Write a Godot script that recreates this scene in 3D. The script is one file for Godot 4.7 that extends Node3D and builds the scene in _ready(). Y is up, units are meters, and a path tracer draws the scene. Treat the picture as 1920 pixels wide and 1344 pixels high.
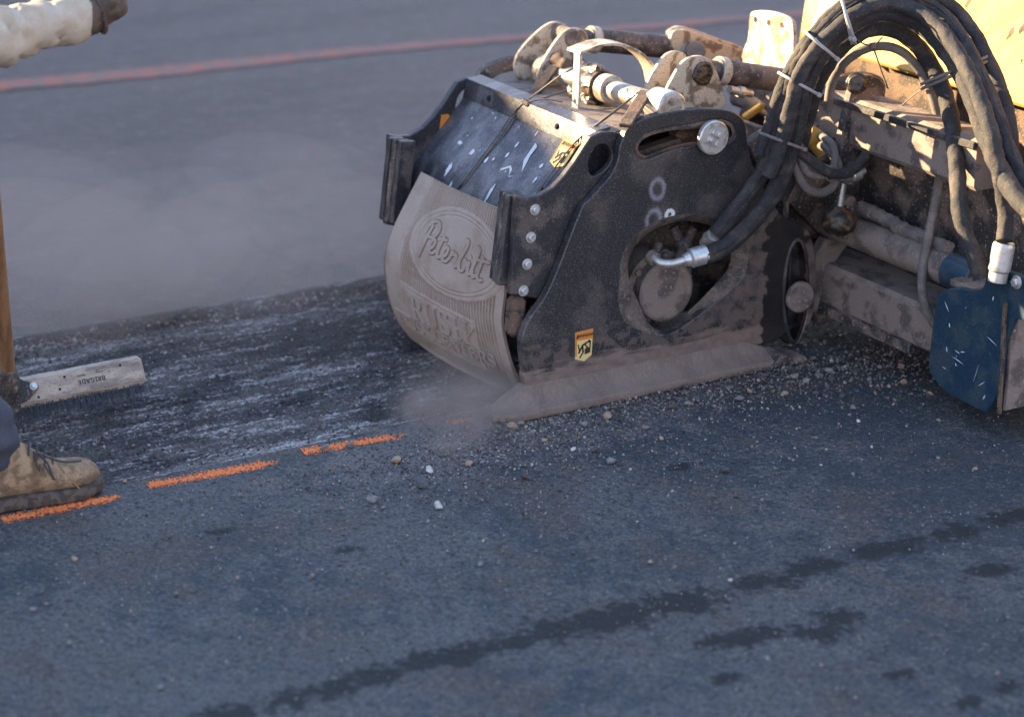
extends Node3D

# ---------------------------------------------------------------- helpers
var M := {}
var used := {}
var rng := RandomNumberGenerator.new()
var bolt_mesh: ArrayMesh
var washer_mesh: ArrayMesh

func P2(a: Array) -> PackedVector2Array:
	var r := PackedVector2Array()
	for i in range(0, a.size(), 2):
		r.append(Vector2(a[i], a[i + 1]))
	return r

func P3(a: Array) -> PackedVector3Array:
	var r := PackedVector3Array()
	for i in range(0, a.size(), 3):
		r.append(Vector3(a[i], a[i + 1], a[i + 2]))
	return r

func numbered(called: String) -> String:
	var n: int = used.get(called, 0)
	used[called] = n + 1
	return called if n == 0 else "%s_%03d" % [called, n]

func thing(called: String, label: String, category: String, at := Vector3.ZERO, group := "") -> Node3D:
	var o := Node3D.new()
	o.name = numbered(called)
	add_child(o)
	o.position = at
	return tag(o, label, category, group)

func tag(o: Node3D, label: String, category: String, group := "") -> Node3D:
	o.set_meta("label", label)
	o.set_meta("category", category)
	if group != "":
		o.set_meta("group", group)
	return o

func obj(called: String, mesh: Mesh, m: Material, parent: Node3D = null, xf := Transform3D()) -> MeshInstance3D:
	var o := MeshInstance3D.new()
	o.mesh = mesh
	o.material_override = m
	o.transform = xf
	if parent == null:
		o.name = numbered(called)
		add_child(o)
	else:
		o.name = called
		parent.add_child(o, true)
	return o

func new_st() -> SurfaceTool:
	var st := SurfaceTool.new()
	st.begin(Mesh.PRIMITIVE_TRIANGLES)
	return st

func done(st: SurfaceTool) -> ArrayMesh:
	st.generate_normals()
	return st.commit()

func tri(st: SurfaceTool, a: Vector3, b: Vector3, c: Vector3) -> void:
	st.add_vertex(a)
	st.add_vertex(b)
	st.add_vertex(c)

func quad(st: SurfaceTool, a: Vector3, b: Vector3, c: Vector3, d: Vector3) -> void:
	tri(st, a, b, c)
	tri(st, a, c, d)

func smooth_loop(p: PackedVector2Array, times := 2) -> PackedVector2Array:
	for k in times:
		var r := PackedVector2Array()
		for i in p.size():
			var a := p[i]
			var b := p[(i + 1) % p.size()]
			r.append(a.lerp(b, 0.25))
			r.append(a.lerp(b, 0.75))
		p = r
	return p

func spline(p: PackedVector3Array, step := 0.012) -> PackedVector3Array:
	var r := PackedVector3Array()
	for i in p.size() - 1:
		var a := p[max(i - 1, 0)]
		var b := p[i]
		var c := p[i + 1]
		var d := p[min(i + 2, p.size() - 1)]
		var n: int = max(1, int(b.distance_to(c) / step))
		for k in n:
			r.append(b.cubic_interpolate(c, a, d, float(k) / n))
	r.append(p[p.size() - 1])
	return r

func inset(p: PackedVector2Array, by: float) -> PackedVector2Array:
	var r := PackedVector2Array()
	var n := p.size()
	for i in n:
		var t0 := (p[i] - p[(i + n - 1) % n]).normalized()
		var t1 := (p[(i + 1) % n] - p[i]).normalized()
		var t := (t0 + t1).normalized()
		var nrm := Vector2(-t.y, t.x)
		var k: float = clampf(1.0 / maxf(0.5, nrm.dot(Vector2(-t0.y, t0.x))), 1.0, 1.6)
		r.append(p[i] + nrm * by * k)
	return r

# A plate cut in the x-y plane from z0 (back) to z1 (front), with holes, its front and back edges chamfered by b.
func plate(outline: PackedVector2Array, holes: Array, z0: float, z1: float, b := 0.002, ur := Rect2(0, 0, 1, 1), st: SurfaceTool = null) -> ArrayMesh:
	var own := st == null
	if own:
		st = new_st()
	st.set_smooth_group(-1)
	if Geometry2D.is_polygon_clockwise(outline):
		outline.reverse()
	var loops := [outline]
	for h in holes:
		var hh: PackedVector2Array = h
		if not Geometry2D.is_polygon_clockwise(hh):
			hh.reverse()
		loops.append(hh)
	var zref := z1
	var ins := []
	for l in loops:
		ins.append(inset(l, b))
	var put := func(p: Vector2, z: float):
		st.set_uv(Vector2((p.x + z * 0.8 - zref * 0.8 - ur.position.x) / ur.size.x, 1.0 - (p.y - ur.position.y) / ur.size.y))
		st.add_vertex(Vector3(p.x, p.y, z))
	for li in loops.size():
		var o: PackedVector2Array = loops[li]
		var q: PackedVector2Array = ins[li]
		for i in o.size():
			var j := (i + 1) % o.size()
			for band in [[o, z1 - b, o, z0 + b], [q, z1, o, z1 - b], [o, z0 + b, q, z0]]:
				put.call(band[0][i], band[1]); put.call(band[0][j], band[1]); put.call(band[2][j], band[3])
				put.call(band[0][i], band[1]); put.call(band[2][j], band[3]); put.call(band[2][i], band[3])
	# caps: cut into strips at hole centres so that no piece has a hole
	var cuts := [-1000.0]
	for i in range(1, loops.size()):
		var c := Vector2.ZERO
		for p in ins[i]:
			c += p
		cuts.append(c.x / ins[i].size())
	cuts.append(1000.0)
	cuts.sort()
	for s in cuts.size() - 1:
		var rect := PackedVector2Array([Vector2(cuts[s], -1000), Vector2(cuts[s + 1], -1000), Vector2(cuts[s + 1], 1000), Vector2(cuts[s], 1000)])
		var pieces: Array = Geometry2D.intersect_polygons(ins[0], rect)
		for i in range(1, loops.size()):
			var nxt := []
			for pc in pieces:
				nxt.append_array(Geometry2D.clip_polygons(pc, ins[i]))
			pieces = nxt
		for pc in pieces:
			var ids := Geometry2D.triangulate_polygon(pc)
			for k in range(0, ids.size(), 3):
				var a: Vector2 = pc[ids[k]]
				var bb: Vector2 = pc[ids[k + 1]]
				var cc: Vector2 = pc[ids[k + 2]]
				if (bb - a).cross(cc - a) > 0:
					var sw := bb
					bb = cc
					cc = sw
				put.call(a, z1); put.call(bb, z1); put.call(cc, z1)
				put.call(a, z0); put.call(cc, z0); put.call(bb, z0)
	return done(st) if own else null

# Swept tube through points with a radius per point (or one), n sides, flattened by flat along its second axis.
func tube(path: PackedVector3Array, radius, n := 12, st: SurfaceTool = null, cap := true, rough := 0.0, flat := 1.0, up0 := Vector3.ZERO) -> ArrayMesh:
	var own := st == null
	if own:
		st = new_st()
	st.set_smooth_group(0)
	var nz := FastNoiseLite.new()
	nz.seed = int(path[0].x * 1000.0) + path.size()
	nz.frequency = 22.0
	var rings := []
	var u := up0
	for i in path.size():
		var t := (path[min(i + 1, path.size() - 1)] - path[max(i - 1, 0)]).normalized()
		if u == Vector3.ZERO:
			u = t.cross(Vector3(0.31, 0.9, 0.27)).normalized()
		u = (u - t * u.dot(t)).normalized()
		var v := t.cross(u)
		var r: float = radius[i] if radius is Array or radius is PackedFloat32Array else radius
		var ring := PackedVector3Array()
		for k in n:
			var a := TAU * k / n
			var d := u * cos(a) + v * sin(a) * flat
			var rr := r
			if rough > 0.0:
				rr += rough * nz.get_noise_3dv(path[i] * Vector3(1, 1, 1) + d * 0.05)
			ring.append(path[i] + d * rr)
		rings.append(ring)
	for i in rings.size() - 1:
		for k in n:
			var k2 := (k + 1) % n
			quad(st, rings[i][k], rings[i + 1][k], rings[i + 1][k2], rings[i][k2])
	if cap:
		st.set_smooth_group(-1)
		for e in [0, rings.size() - 1]:
			var c := path[e]
			for k in n:
				var k2 := (k + 1) % n
				if e == 0:
					tri(st, c, rings[e][k], rings[e][k2])
				else:
					tri(st, c, rings[e][k2], rings[e][k])
	return done(st) if own else null

func rod(a: Vector3, b: Vector3, r: float, n := 16, bev := 0.0, st: SurfaceTool = null) -> ArrayMesh:
	if bev <= 0.0:
		return tube(PackedVector3Array([a, b]), r, n, st)
	var d := (b - a).normalized() * bev
	return lathe_on(a, b, [[0, r - bev], [bev, r], [a.distance_to(b) - bev, r], [a.distance_to(b), r - bev]], n, st)

# Lathe: rings [distance along the axis, radius] from a towards b; hard edges.
func lathe_on(a: Vector3, b: Vector3, prof: Array, n := 24, st: SurfaceTool = null, hard := true) -> ArrayMesh:
	var own := st == null
	if own:
		st = new_st()
	var t := (b - a).normalized()
	var u := t.cross(Vector3(0.31, 0.9, 0.27)).normalized()
	var v := t.cross(u)
	var rings := []
	for p in prof:
		var ring := PackedVector3Array()
		for k in n:
			var an := TAU * k / n
			ring.append(a + t * p[0] + (u * cos(an) + v * sin(an)) * p[1])
		rings.append(ring)
	for i in rings.size() - 1:
		st.set_smooth_group(i + 1 if hard else 1)
		for k in n:
			var k2 := (k + 1) % n
			quad(st, rings[i][k], rings[i + 1][k], rings[i + 1][k2], rings[i][k2])
	st.set_smooth_group(-1)
	for e in [0, rings.size() - 1]:
		var c: Vector3 = a + t * prof[e][0]
		for k in n:
			var k2 := (k + 1) % n
			if e == 0:
				tri(st, c, rings[e][k], rings[e][k2])
			else:
				tri(st, c, rings[e][k2], rings[e][k])
	return done(st) if own else null

# Chamfered box.
func bx(size: Vector3, b := 0.003, st: SurfaceTool = null, xf := Transform3D()) -> ArrayMesh:
	var own := st == null
	if own:
		st = new_st()
	st.set_smooth_group(-1)
	var h := size / 2
	b = minf(b, minf(h.x, minf(h.y, h.z)) * 0.9)
	var corner := func(sx: int, sy: int, sz: int, ax: int) -> Vector3:
		var p := Vector3(sx * (h.x - b), sy * (h.y - b), sz * (h.z - b))
		p[ax] = [sx * h.x, sy * h.y, sz * h.z][ax]
		return xf * p
	var face := func(pts: Array):
		var c := Vector3.ZERO
		for p in pts:
			c += p
		c /= pts.size()
		var nn: Vector3 = (pts[1] - pts[0]).cross(pts[2] - pts[0])
		if nn.dot(c - xf.origin) > 0:
			pts.reverse()
		for i in range(1, pts.size() - 1):
			tri(st, pts[0], pts[i], pts[i + 1])
	for ax in 3:
		for s in [-1, 1]:
			var q := []
			for e in [[-1, -1], [1, -1], [1, 1], [-1, 1]]:
				var sg := [0, 0, 0]
				sg[ax] = s
				sg[(ax + 1) % 3] = e[0]
				sg[(ax + 2) % 3] = e[1]
				q.append(corner.call(sg[0], sg[1], sg[2], ax))
			face.call(q)
	for ax in 3:
		var a1 := (ax + 1) % 3
		var a2 := (ax + 2) % 3
		for s1 in [-1, 1]:
			for s2 in [-1, 1]:
				var q := []
				for e in [[-1, a1], [1, a1], [1, a2], [-1, a2]]:
					var sg := [0, 0, 0]
					sg[ax] = e[0]
					sg[a1] = s1
					sg[a2] = s2
					q.append(corner.call(sg[0], sg[1], sg[2], e[1]))
				face.call(q)
	for sx in [-1, 1]:
		for sy in [-1, 1]:
			for sz in [-1, 1]:
				face.call([corner.call(sx, sy, sz, 0), corner.call(sx, sy, sz, 1), corner.call(sx, sy, sz, 2)])
	return done(st) if own else null

# A bar of square section between two points.
func bar(a: Vector3, b: Vector3, w: float, h: float, bev := 0.002, up := Vector3.UP) -> ArrayMesh:
	var x := (b - a).normalized()
	var z := x.cross(up).normalized()
	var y := z.cross(x)
	return bx(Vector3(a.distance_to(b), h, w), bev, null, Transform3D(Basis(x, y, z), (a + b) / 2))

# Grid surface from a function of (u, v) in 0..1.
func sheet(nu: int, nv: int, f: Callable, col = null) -> ArrayMesh:
	var v := PackedVector3Array()
	var uv := PackedVector2Array()
	var c := PackedColorArray()
	var ix := PackedInt32Array()
	for j in nv + 1:
		for i in nu + 1:
			v.append(f.call(float(i) / nu, float(j) / nv))
			uv.append(Vector2(float(i) / nu, float(j) / nv))
			if col != null:
				c.append(col.call(float(i) / nu, float(j) / nv))
	for j in nv:
		for i in nu:
			var a := j * (nu + 1) + i
			ix.append_array(PackedInt32Array([a, a + 1, a + nu + 2, a, a + nu + 2, a + nu + 1]))
	return grid_mesh(v, uv, c, ix)

func grid_mesh(v: PackedVector3Array, uv: PackedVector2Array, c: PackedColorArray, ix: PackedInt32Array) -> ArrayMesh:
	var nrm := PackedVector3Array()
	nrm.resize(v.size())
	for k in range(0, ix.size(), 3):
		var n := (v[ix[k + 2]] - v[ix[k]]).cross(v[ix[k + 1]] - v[ix[k]])
		nrm[ix[k]] += n
		nrm[ix[k + 1]] += n
		nrm[ix[k + 2]] += n
	for k in nrm.size():
		nrm[k] = nrm[k].normalized()
	var arr := []
	arr.resize(Mesh.ARRAY_MAX)
	arr[Mesh.ARRAY_VERTEX] = v
	arr[Mesh.ARRAY_NORMAL] = nrm
	if uv.size():
		arr[Mesh.ARRAY_TEX_UV] = uv
	if c.size():
		arr[Mesh.ARRAY_COLOR] = c
	arr[Mesh.ARRAY_INDEX] = ix
	var m := ArrayMesh.new()
	m.add_surface_from_arrays(Mesh.PRIMITIVE_TRIANGLES, arr)
	return m

# Surface nets of a field made of tapered capsules [a, b, ra, rb], smoothly joined; disp(p) is added to the distance.
func blob(bones: Array, cell: float, k: float, disp = null) -> ArrayMesh:
	var lo := Vector3(1e9, 1e9, 1e9)
	var hi := -lo
	for b in bones:
		var r: float = max(b[2], b[3]) + k + 3 * cell
		for p in [b[0], b[1]]:
			lo = lo.min(p - Vector3.ONE * r)
			hi = hi.max(p + Vector3.ONE * r)
	var n := Vector3i(((hi - lo) / cell).ceil()) + Vector3i.ONE
	var d := PackedFloat32Array()
	d.resize(n.x * n.y * n.z)
	d.fill(1.0)
	for b in bones:
		var a: Vector3 = b[0]
		var ab: Vector3 = b[1] - a
		var l2: float = max(ab.length_squared(), 1e-9)
		var r: float = max(b[2], b[3]) + k + 2.5 * cell
		var i0 := Vector3i(((a.min(b[1]) - Vector3.ONE * r - lo) / cell).floor()).clamp(Vector3i.ZERO, n - Vector3i.ONE)
		var i1 := Vector3i(((a.max(b[1]) + Vector3.ONE * r - lo) / cell).ceil()).clamp(Vector3i.ZERO, n - Vector3i.ONE)
		for z in range(i0.z, i1.z + 1):
			for y in range(i0.y, i1.y + 1):
				for x in range(i0.x, i1.x + 1):
					var p := lo + Vector3(x, y, z) * cell
					var t := clampf((p - a).dot(ab) / l2, 0, 1)
					var dd: float = p.distance_to(a + ab * t) - lerpf(b[2], b[3], t)
					var id := (z * n.y + y) * n.x + x
					var o := d[id]
					var h := maxf(k - absf(o - dd), 0.0) / k
					d[id] = minf(o, dd) - h * h * k * 0.25
	if disp != null:
		for z in n.z:
			for y in n.y:
				for x in n.x:
					var id := (z * n.y + y) * n.x + x
					if absf(d[id]) < 3 * cell:
						d[id] += disp.call(lo + Vector3(x, y, z) * cell)
	var where := {}
	var v := PackedVector3Array()
	for z in n.z - 1:
		for y in n.y - 1:
			for x in n.x - 1:
				var base := (z * n.y + y) * n.x + x
				var s := PackedFloat32Array()
				var neg := 0
				for c in 8:
					var q := d[base + (c & 1) + ((c >> 1) & 1) * n.x + ((c >> 2) & 1) * n.x * n.y]
					s.append(q)
					if q < 0:
						neg += 1
				if neg == 0 or neg == 8:
					continue
				var sum := Vector3.ZERO
				var cnt := 0
				for e in [[0, 1], [2, 3], [4, 5], [6, 7], [0, 2], [1, 3], [4, 6], [5, 7], [0, 4], [1, 5], [2, 6], [3, 7]]:
					if (s[e[0]] < 0) != (s[e[1]] < 0):
						var t: float = s[e[0]] / (s[e[0]] - s[e[1]])
						var pa := Vector3(e[0] & 1, (e[0] >> 1) & 1, e[0] >> 2)
						var pb := Vector3(e[1] & 1, (e[1] >> 1) & 1, e[1] >> 2)
						sum += pa.lerp(pb, t)
						cnt += 1
				where[base] = v.size()
				v.append(lo + (Vector3(x, y, z) + sum / cnt) * cell)
	var ix := PackedInt32Array()
	var stp := [1, n.x, n.x * n.y]
	for base in where:
		for ax in 3:
			var other: int = base + stp[ax]
			if (d[base] < 0) == (d[other] < 0):
				continue
			var s1: int = stp[(ax + 1) % 3]
			var s2: int = stp[(ax + 2) % 3]
			if not (where.has(base - s1) and where.has(base - s2) and where.has(base - s1 - s2)):
				continue
			var q := [where[base], where[base - s1], where[base - s1 - s2], where[base - s2]]
			if d[base] < 0:
				ix.append_array(PackedInt32Array([q[0], q[2], q[1], q[0], q[3], q[2]]))
			else:
				ix.append_array(PackedInt32Array([q[0], q[1], q[2], q[0], q[2], q[3]]))
	return grid_mesh(v, PackedVector2Array(), PackedColorArray(), ix)

# ---------------------------------------------------------------- materials
func noise_bytes(size: int, freq: float, sd: int, oct := 4, kind := FastNoiseLite.TYPE_SIMPLEX_SMOOTH) -> PackedByteArray:
	var n := FastNoiseLite.new()
	n.noise_type = kind
	n.seed = sd
	n.frequency = freq
	n.fractal_octaves = oct
	var im := n.get_seamless_image(size, size)
	im.convert(Image.FORMAT_L8)
	return im.get_data()

func to_tex(size_x: int, size_y: int, data: PackedByteArray) -> ImageTexture:
	return ImageTexture.create_from_image(Image.create_from_data(size_x, size_y, false, Image.FORMAT_RGB8, data))

func s8(c: Color) -> Vector3:
	var s := c.linear_to_srgb()
	return Vector3(s.r, s.g, s.b) * 255.0

func ss(a: float, b: float, x: float) -> float:
	return smoothstep(a, b, x)

# Paint or steel (linear colour base) with a second colour in patches and a third in specks.
func dirty_tex(base: Color, patch: Color, speck: Color, patch_at: float, soft: float, speck_at: float, sd: int, patch_freq := 0.014, speck_freq := 0.12, size := 320) -> ImageTexture:
	var p := noise_bytes(size, patch_freq, sd, 5)
	var q := noise_bytes(size, speck_freq, sd + 7, 2)
	rng.seed = sd
	var g := noise_bytes(size, 0.3, sd + 13, 2)
	var out := PackedByteArray()
	out.resize(size * size * 3)
	var b := s8(base)
	var c := s8(patch)
	var s := s8(speck)
	for i in size * size:
		var k := ss(patch_at - soft, patch_at + soft, p[i] / 255.0 + (g[i] - 128) / 900.0)
		var col := b.lerp(c, k)
		var grain := rng.randf()
		if grain > 0.985 - 0.05 * q[i] / 255.0:
			col = col.lerp(s, grain * grain * 0.7)
		col = col.lerp(s, ss(speck_at, speck_at + 0.06, q[i] / 255.0 + (k - 0.5) * 0.05 - 0.06))
		col *= 0.88 + 0.24 * g[i] / 255.0
		out[i * 3] = clampi(int(col.x), 0, 255)
		out[i * 3 + 1] = clampi(int(col.y), 0, 255)
		out[i * 3 + 2] = clampi(int(col.z), 0, 255)
	return to_tex(size, size, out)

func noise_tex(freq: float, sd: int, oct := 4) -> NoiseTexture2D:
	var t := NoiseTexture2D.new()
	t.width = 512
	t.height = 512
	t.seamless = true
	var n := FastNoiseLite.new()
	n.frequency = freq
	n.seed = sd
	n.fractal_octaves = oct
	t.noise = n
	return t

func mat(called: String, tex: Texture2D, scale := 2.0, rough := 0.8, metal := 0.0, bump: Texture2D = null, bump_cm := 0.1) -> StandardMaterial3D:
	var m := StandardMaterial3D.new()
	m.resource_name = called
	m.albedo_texture = tex
	m.uv1_triplanar = true
	m.uv1_world_triplanar = true
	m.uv1_scale = Vector3.ONE * scale
	m.roughness = rough
	m.metallic = metal
	if bump:
		m.heightmap_enabled = true
		m.heightmap_texture = bump
		m.heightmap_scale = bump_cm
	M[called] = m
	return m

func plain(called: String, c: Color, rough := 0.7, metal := 0.0) -> StandardMaterial3D:
	var m := StandardMaterial3D.new()
	m.resource_name = called
	m.albedo_color = c.linear_to_srgb()
	m.roughness = rough
	m.metallic = metal
	M[called] = m
	return m

func make_materials() -> void:
	var fine := noise_tex(0.06, 3, 5)
	var coarse := noise_tex(0.015, 4, 5)
	var tan_dust := Color(0.185, 0.135, 0.11)
	mat("black_paint", dirty_tex(Color(0.02, 0.019, 0.022), Color(0.085, 0.068, 0.06), Color(0.24, 0.2, 0.185), 0.6, 0.12, 0.82, 11), 1.6, 0.5, 0.0, fine, 0.04)
	mat("dusty_black", dirty_tex(Color(0.03, 0.027, 0.026), Color(0.15, 0.11, 0.09), Color(0.3, 0.24, 0.2), 0.5, 0.16, 0.66, 21), 1.9, 0.75, 0.0, fine, 0.06)
	mat("dusty_steel", dirty_tex(Color(0.2, 0.155, 0.13), Color(0.09, 0.07, 0.062), Color(0.3, 0.24, 0.2), 0.6, 0.14, 0.68, 31), 2.2, 0.85, 0.0, fine, 0.06)
	mat("tan_dust", dirty_tex(tan_dust, Color(0.15, 0.112, 0.092), Color(0.3, 0.245, 0.21), 0.58, 0.14, 0.88, 41, 0.025), 1.3, 0.95, 0.0, fine, 0.08)
	mat("hood_paint", dirty_tex(Color(0.045, 0.044, 0.053), Color(0.13, 0.12, 0.13), Color(0.5, 0.5, 0.55), 0.56, 0.12, 0.9, 51, 0.02, 0.1), 1.8, 0.3, 0.4, fine, 0.03)
	mat("worn_edge", dirty_tex(Color(0.16, 0.16, 0.18), Color(0.06, 0.05, 0.05), Color(0.45, 0.44, 0.45), 0.55, 0.1, 0.7, 55), 4.0, 0.45, 0.5)
	mat("cream_paint", dirty_tex(Color(0.47, 0.395, 0.3), Color(0.17, 0.12, 0.085), Color(0.05, 0.035, 0.03), 0.58, 0.07, 0.72, 61), 3.4, 0.55, 0.0, fine, 0.04)
	mat("bare_steel", dirty_tex(Color(0.52, 0.5, 0.47), Color(0.33, 0.29, 0.25), Color(0.15, 0.11, 0.09), 0.6, 0.1, 0.74, 71), 4.0, 0.38, 0.7, fine, 0.02)
	mat("zinc", dirty_tex(Color(0.58, 0.57, 0.56), Color(0.42, 0.38, 0.34), Color(0.25, 0.2, 0.17), 0.6, 0.12, 0.72, 72), 6.0, 0.36, 0.6)
	mat("grease", dirty_tex(Color(0.012, 0.01, 0.009), Color(0.1, 0.062, 0.036), Color(0.2, 0.14, 0.09), 0.56, 0.1, 0.72, 81, 0.02), 4.0, 0.35, 0.0, coarse, 0.5)
	mat("rust_dirt", dirty_tex(Color(0.12, 0.075, 0.05), Color(0.035, 0.027, 0.024), Color(0.26, 0.19, 0.14), 0.54, 0.12, 0.7, 91, 0.015), 3.0, 0.9, 0.0, fine, 0.15)
	mat("yellow_paint", dirty_tex(Color(0.72, 0.4, 0.045), Color(0.5, 0.3, 0.07), Color(0.2, 0.12, 0.05), 0.66, 0.1, 0.74, 101), 1.2, 0.5, 0.0, fine, 0.03)
	mat("dusty_yellow", dirty_tex(Color(0.5, 0.3, 0.07), Color(0.5, 0.25, 0.03), Color(0.22, 0.13, 0.05), 0.6, 0.07, 0.75, 105), 1.4, 0.7, 0.0, fine, 0.04)
	mat("blue_paint", dirty_tex(Color(0.008, 0.032, 0.06), Color(0.03, 0.05, 0.068), Color(0.2, 0.23, 0.26), 0.6, 0.16, 0.85, 111, 0.01, 0.05), 2.4, 0.42, 0.0, fine, 0.03)
	mat("hose_sleeve", dirty_tex(Color(0.016, 0.016, 0.018), Color(0.06, 0.047, 0.04), Color(0.12, 0.09, 0.075), 0.62, 0.13, 0.7, 121, 0.012), 3.2, 0.85, 0.0, fine, 0.12)
	mat("hose_rubber", dirty_tex(Color(0.11, 0.095, 0.088), Color(0.2, 0.16, 0.135), Color(0.045, 0.04, 0.04), 0.55, 0.14, 0.7, 125), 3.0, 0.8, 0.0, fine, 0.06)
	mat("flap_rubber", dirty_tex(Color(0.36, 0.285, 0.235), Color(0.29, 0.215, 0.165), Color(0.4, 0.32, 0.27), 0.6, 0.16, 0.72, 131), 2.0, 0.95, 0.0, fine, 0.03)
	var fr: StandardMaterial3D = M.flap_rubber.duplicate()
	fr.vertex_color_use_as_albedo = true
	M["flap_relief"] = fr
	plain("packed_dirt", Color(0.12, 0.075, 0.052), 0.95)
	mat("wire", dirty_tex(Color(0.075, 0.06, 0.05), Color(0.13, 0.1, 0.08), Color(0.05, 0.04, 0.035), 0.5, 0.1, 0.7, 141), 8.0, 0.7)
	mat("sleeve_cloth", dirty_tex(Color(0.5, 0.42, 0.33), Color(0.42, 0.33, 0.24), Color(0.33, 0.25, 0.18), 0.58, 0.2, 0.78, 151), 3.0, 0.95, 0.0, noise_tex(0.2, 9, 2), 0.03)
	mat("glove_leather", dirty_tex(Color(0.075, 0.05, 0.038), Color(0.13, 0.085, 0.06), Color(0.2, 0.14, 0.1), 0.55, 0.15, 0.74, 155), 5.0, 0.85, 0.0, fine, 0.08)
	mat("trouser_cloth", dirty_tex(Color(0.045, 0.052, 0.075), Color(0.065, 0.068, 0.085), Color(0.12, 0.11, 0.11), 0.58, 0.2, 0.76, 161), 3.0, 0.95, 0.0, noise_tex(0.25, 8, 2), 0.03)
	mat("boot_leather", dirty_tex(Color(0.36, 0.235, 0.135), Color(0.17, 0.105, 0.062), Color(0.07, 0.05, 0.035), 0.52, 0.16, 0.66, 171, 0.02), 3.5, 0.85, 0.0, fine, 0.08)
	mat("boot_sole", dirty_tex(Color(0.04, 0.032, 0.027), Color(0.1, 0.08, 0.065), Color(0.17, 0.13, 0.1), 0.55, 0.14, 0.7, 175), 6.0, 0.9, 0.0, fine, 0.12)
	mat("handle_wood", dirty_tex(Color(0.3, 0.15, 0.065), Color(0.18, 0.085, 0.036), Color(0.06, 0.035, 0.02), 0.55, 0.15, 0.7, 181), 3.0, 0.6, 0.0, fine, 0.04)
	M.handle_wood.uv1_scale = Vector3(9, 0.8, 9)
	mat("broom_wood", dirty_tex(Color(0.42, 0.335, 0.265), Color(0.22, 0.17, 0.145), Color(0.09, 0.065, 0.05), 0.58, 0.14, 0.69, 185), 5.0, 0.85, 0.0, fine, 0.08)
	M.broom_wood.uv1_scale = Vector3(1.4, 7, 7)
	mat("stone_grey", dirty_tex(Color(0.22, 0.2, 0.195), Color(0.13, 0.115, 0.11), Color(0.34, 0.3, 0.28), 0.55, 0.15, 0.7, 191), 12.0, 0.95, 0.0, fine, 0.06)
	mat("stone_pale", dirty_tex(Color(0.5, 0.46, 0.44), Color(0.36, 0.32, 0.3), Color(0.6, 0.56, 0.54), 0.55, 0.15, 0.7, 193), 12.0, 0.9, 0.0, fine, 0.06)
	mat("stone_tan", dirty_tex(Color(0.34, 0.23, 0.16), Color(0.24, 0.17, 0.13), Color(0.42, 0.32, 0.25), 0.55, 0.15, 0.7, 195), 12.0, 0.95, 0.0, fine, 0.06)
	mat("stone_dark", dirty_tex(Color(0.06, 0.055, 0.055), Color(0.1, 0.09, 0.085), Color(0.2, 0.18, 0.17), 0.55, 0.15, 0.7, 197), 12.0, 0.95, 0.0, fine, 0.06)
	plain("white_plastic", Color(0.3, 0.29, 0.29), 0.6)
	plain("print_black", Color(0.02, 0.02, 0.02), 0.7)
	plain("print_dark", Color(0.045, 0.04, 0.04), 0.8)
	plain("label_orange", Color(0.6, 0.2, 0.03), 0.6)
	plain("label_yellow", Color(0.68, 0.5, 0.2), 0.6)
	plain("label_white", Color(0.62, 0.58, 0.55), 0.6)
	plain("scratch_glint_white", Color(0.55, 0.55, 0.58), 0.7)
	plain("dark_void", Color(0.012, 0.012, 0.013), 0.9)
	plain("shine", Color(0.75, 0.74, 0.72), 0.22, 0.9)
	plain("cab_glass", Color(0.02, 0.025, 0.03), 0.12)
	mat("block_wall", dirty_tex(Color(0.36, 0.32, 0.28), Color(0.3, 0.27, 0.24), Color(0.24, 0.21, 0.19), 0.55, 0.2, 0.72, 201), 0.5, 0.9, 0.0, fine, 0.1)
	# asphalt: vertex colours carry the large stains and the aggregate, the texture the finest grain
	var asp := mat("asphalt", dirty_tex(Color(0.62, 0.62, 0.62), Color(0.3, 0.3, 0.3), Color(1, 0.97, 0.93), 0.55, 0.12, 0.6, 211, 0.09, 0.16, 512), 1.7, 0.78, 0.0, noise_tex(0.11, 5, 4), 0.35)
	asp.vertex_color_use_as_albedo = true
	var mil := mat("milled_asphalt", dirty_tex(Color(0.8, 0.8, 0.8), Color(0.4, 0.4, 0.4), Color(1, 0.98, 0.96), 0.54, 0.14, 0.62, 215, 0.09, 0.2, 512), 2.0, 0.95, 0.0, noise_tex(0.08, 6, 4), 0.4)
	mil.vertex_color_use_as_albedo = true
	var gr := plain("grit", Color(1, 1, 1), 0.95)
	gr.vertex_color_use_as_albedo = true

func hex_bolt(r := 0.011, h := 0.009) -> ArrayMesh:
	var st := new_st()
	lathe_on(Vector3.ZERO, Vector3.BACK, [[0.0, r * 1.45], [0.0025, r * 1.45], [0.003, r * 1.4]], 20, st)
	lathe_on(Vector3.BACK * 0.003, Vector3.BACK, [[0.0, r], [h * 0.8, r], [h, r * 0.8]], 6, st)
	return done(st)

# Puts shared bolts facing dir at points.
func bolts(parent: Node3D, pts: Array, dir: Vector3, m: Material, scale := 1.0, called := "bolt", mesh: Mesh = null) -> void:
	var z := dir.normalized()
	var x := (Vector3.UP if absf(z.y) < 0.9 else Vector3.RIGHT).cross(z).normalized()
	var b := Basis(x, z.cross(x), z)
	var i := 0
	for p in pts:
		i += 1
		obj(called, mesh if mesh else bolt_mesh, m, parent, Transform3D(b.rotated(z, i * 0.7).scaled(Vector3.ONE * scale), p))

func text_mesh(s: String, size: float, depth: float, serif := false) -> TextMesh:
	var t := TextMesh.new()
	var f := SystemFont.new()
	f.font_names = PackedStringArray(["Droid Serif" if serif else "Droid Sans"])
	f.font_weight = 700
	t.font = f
	t.text = s
	t.font_size = 64
	t.pixel_size = size / 64.0
	t.depth = depth
	return t

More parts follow.
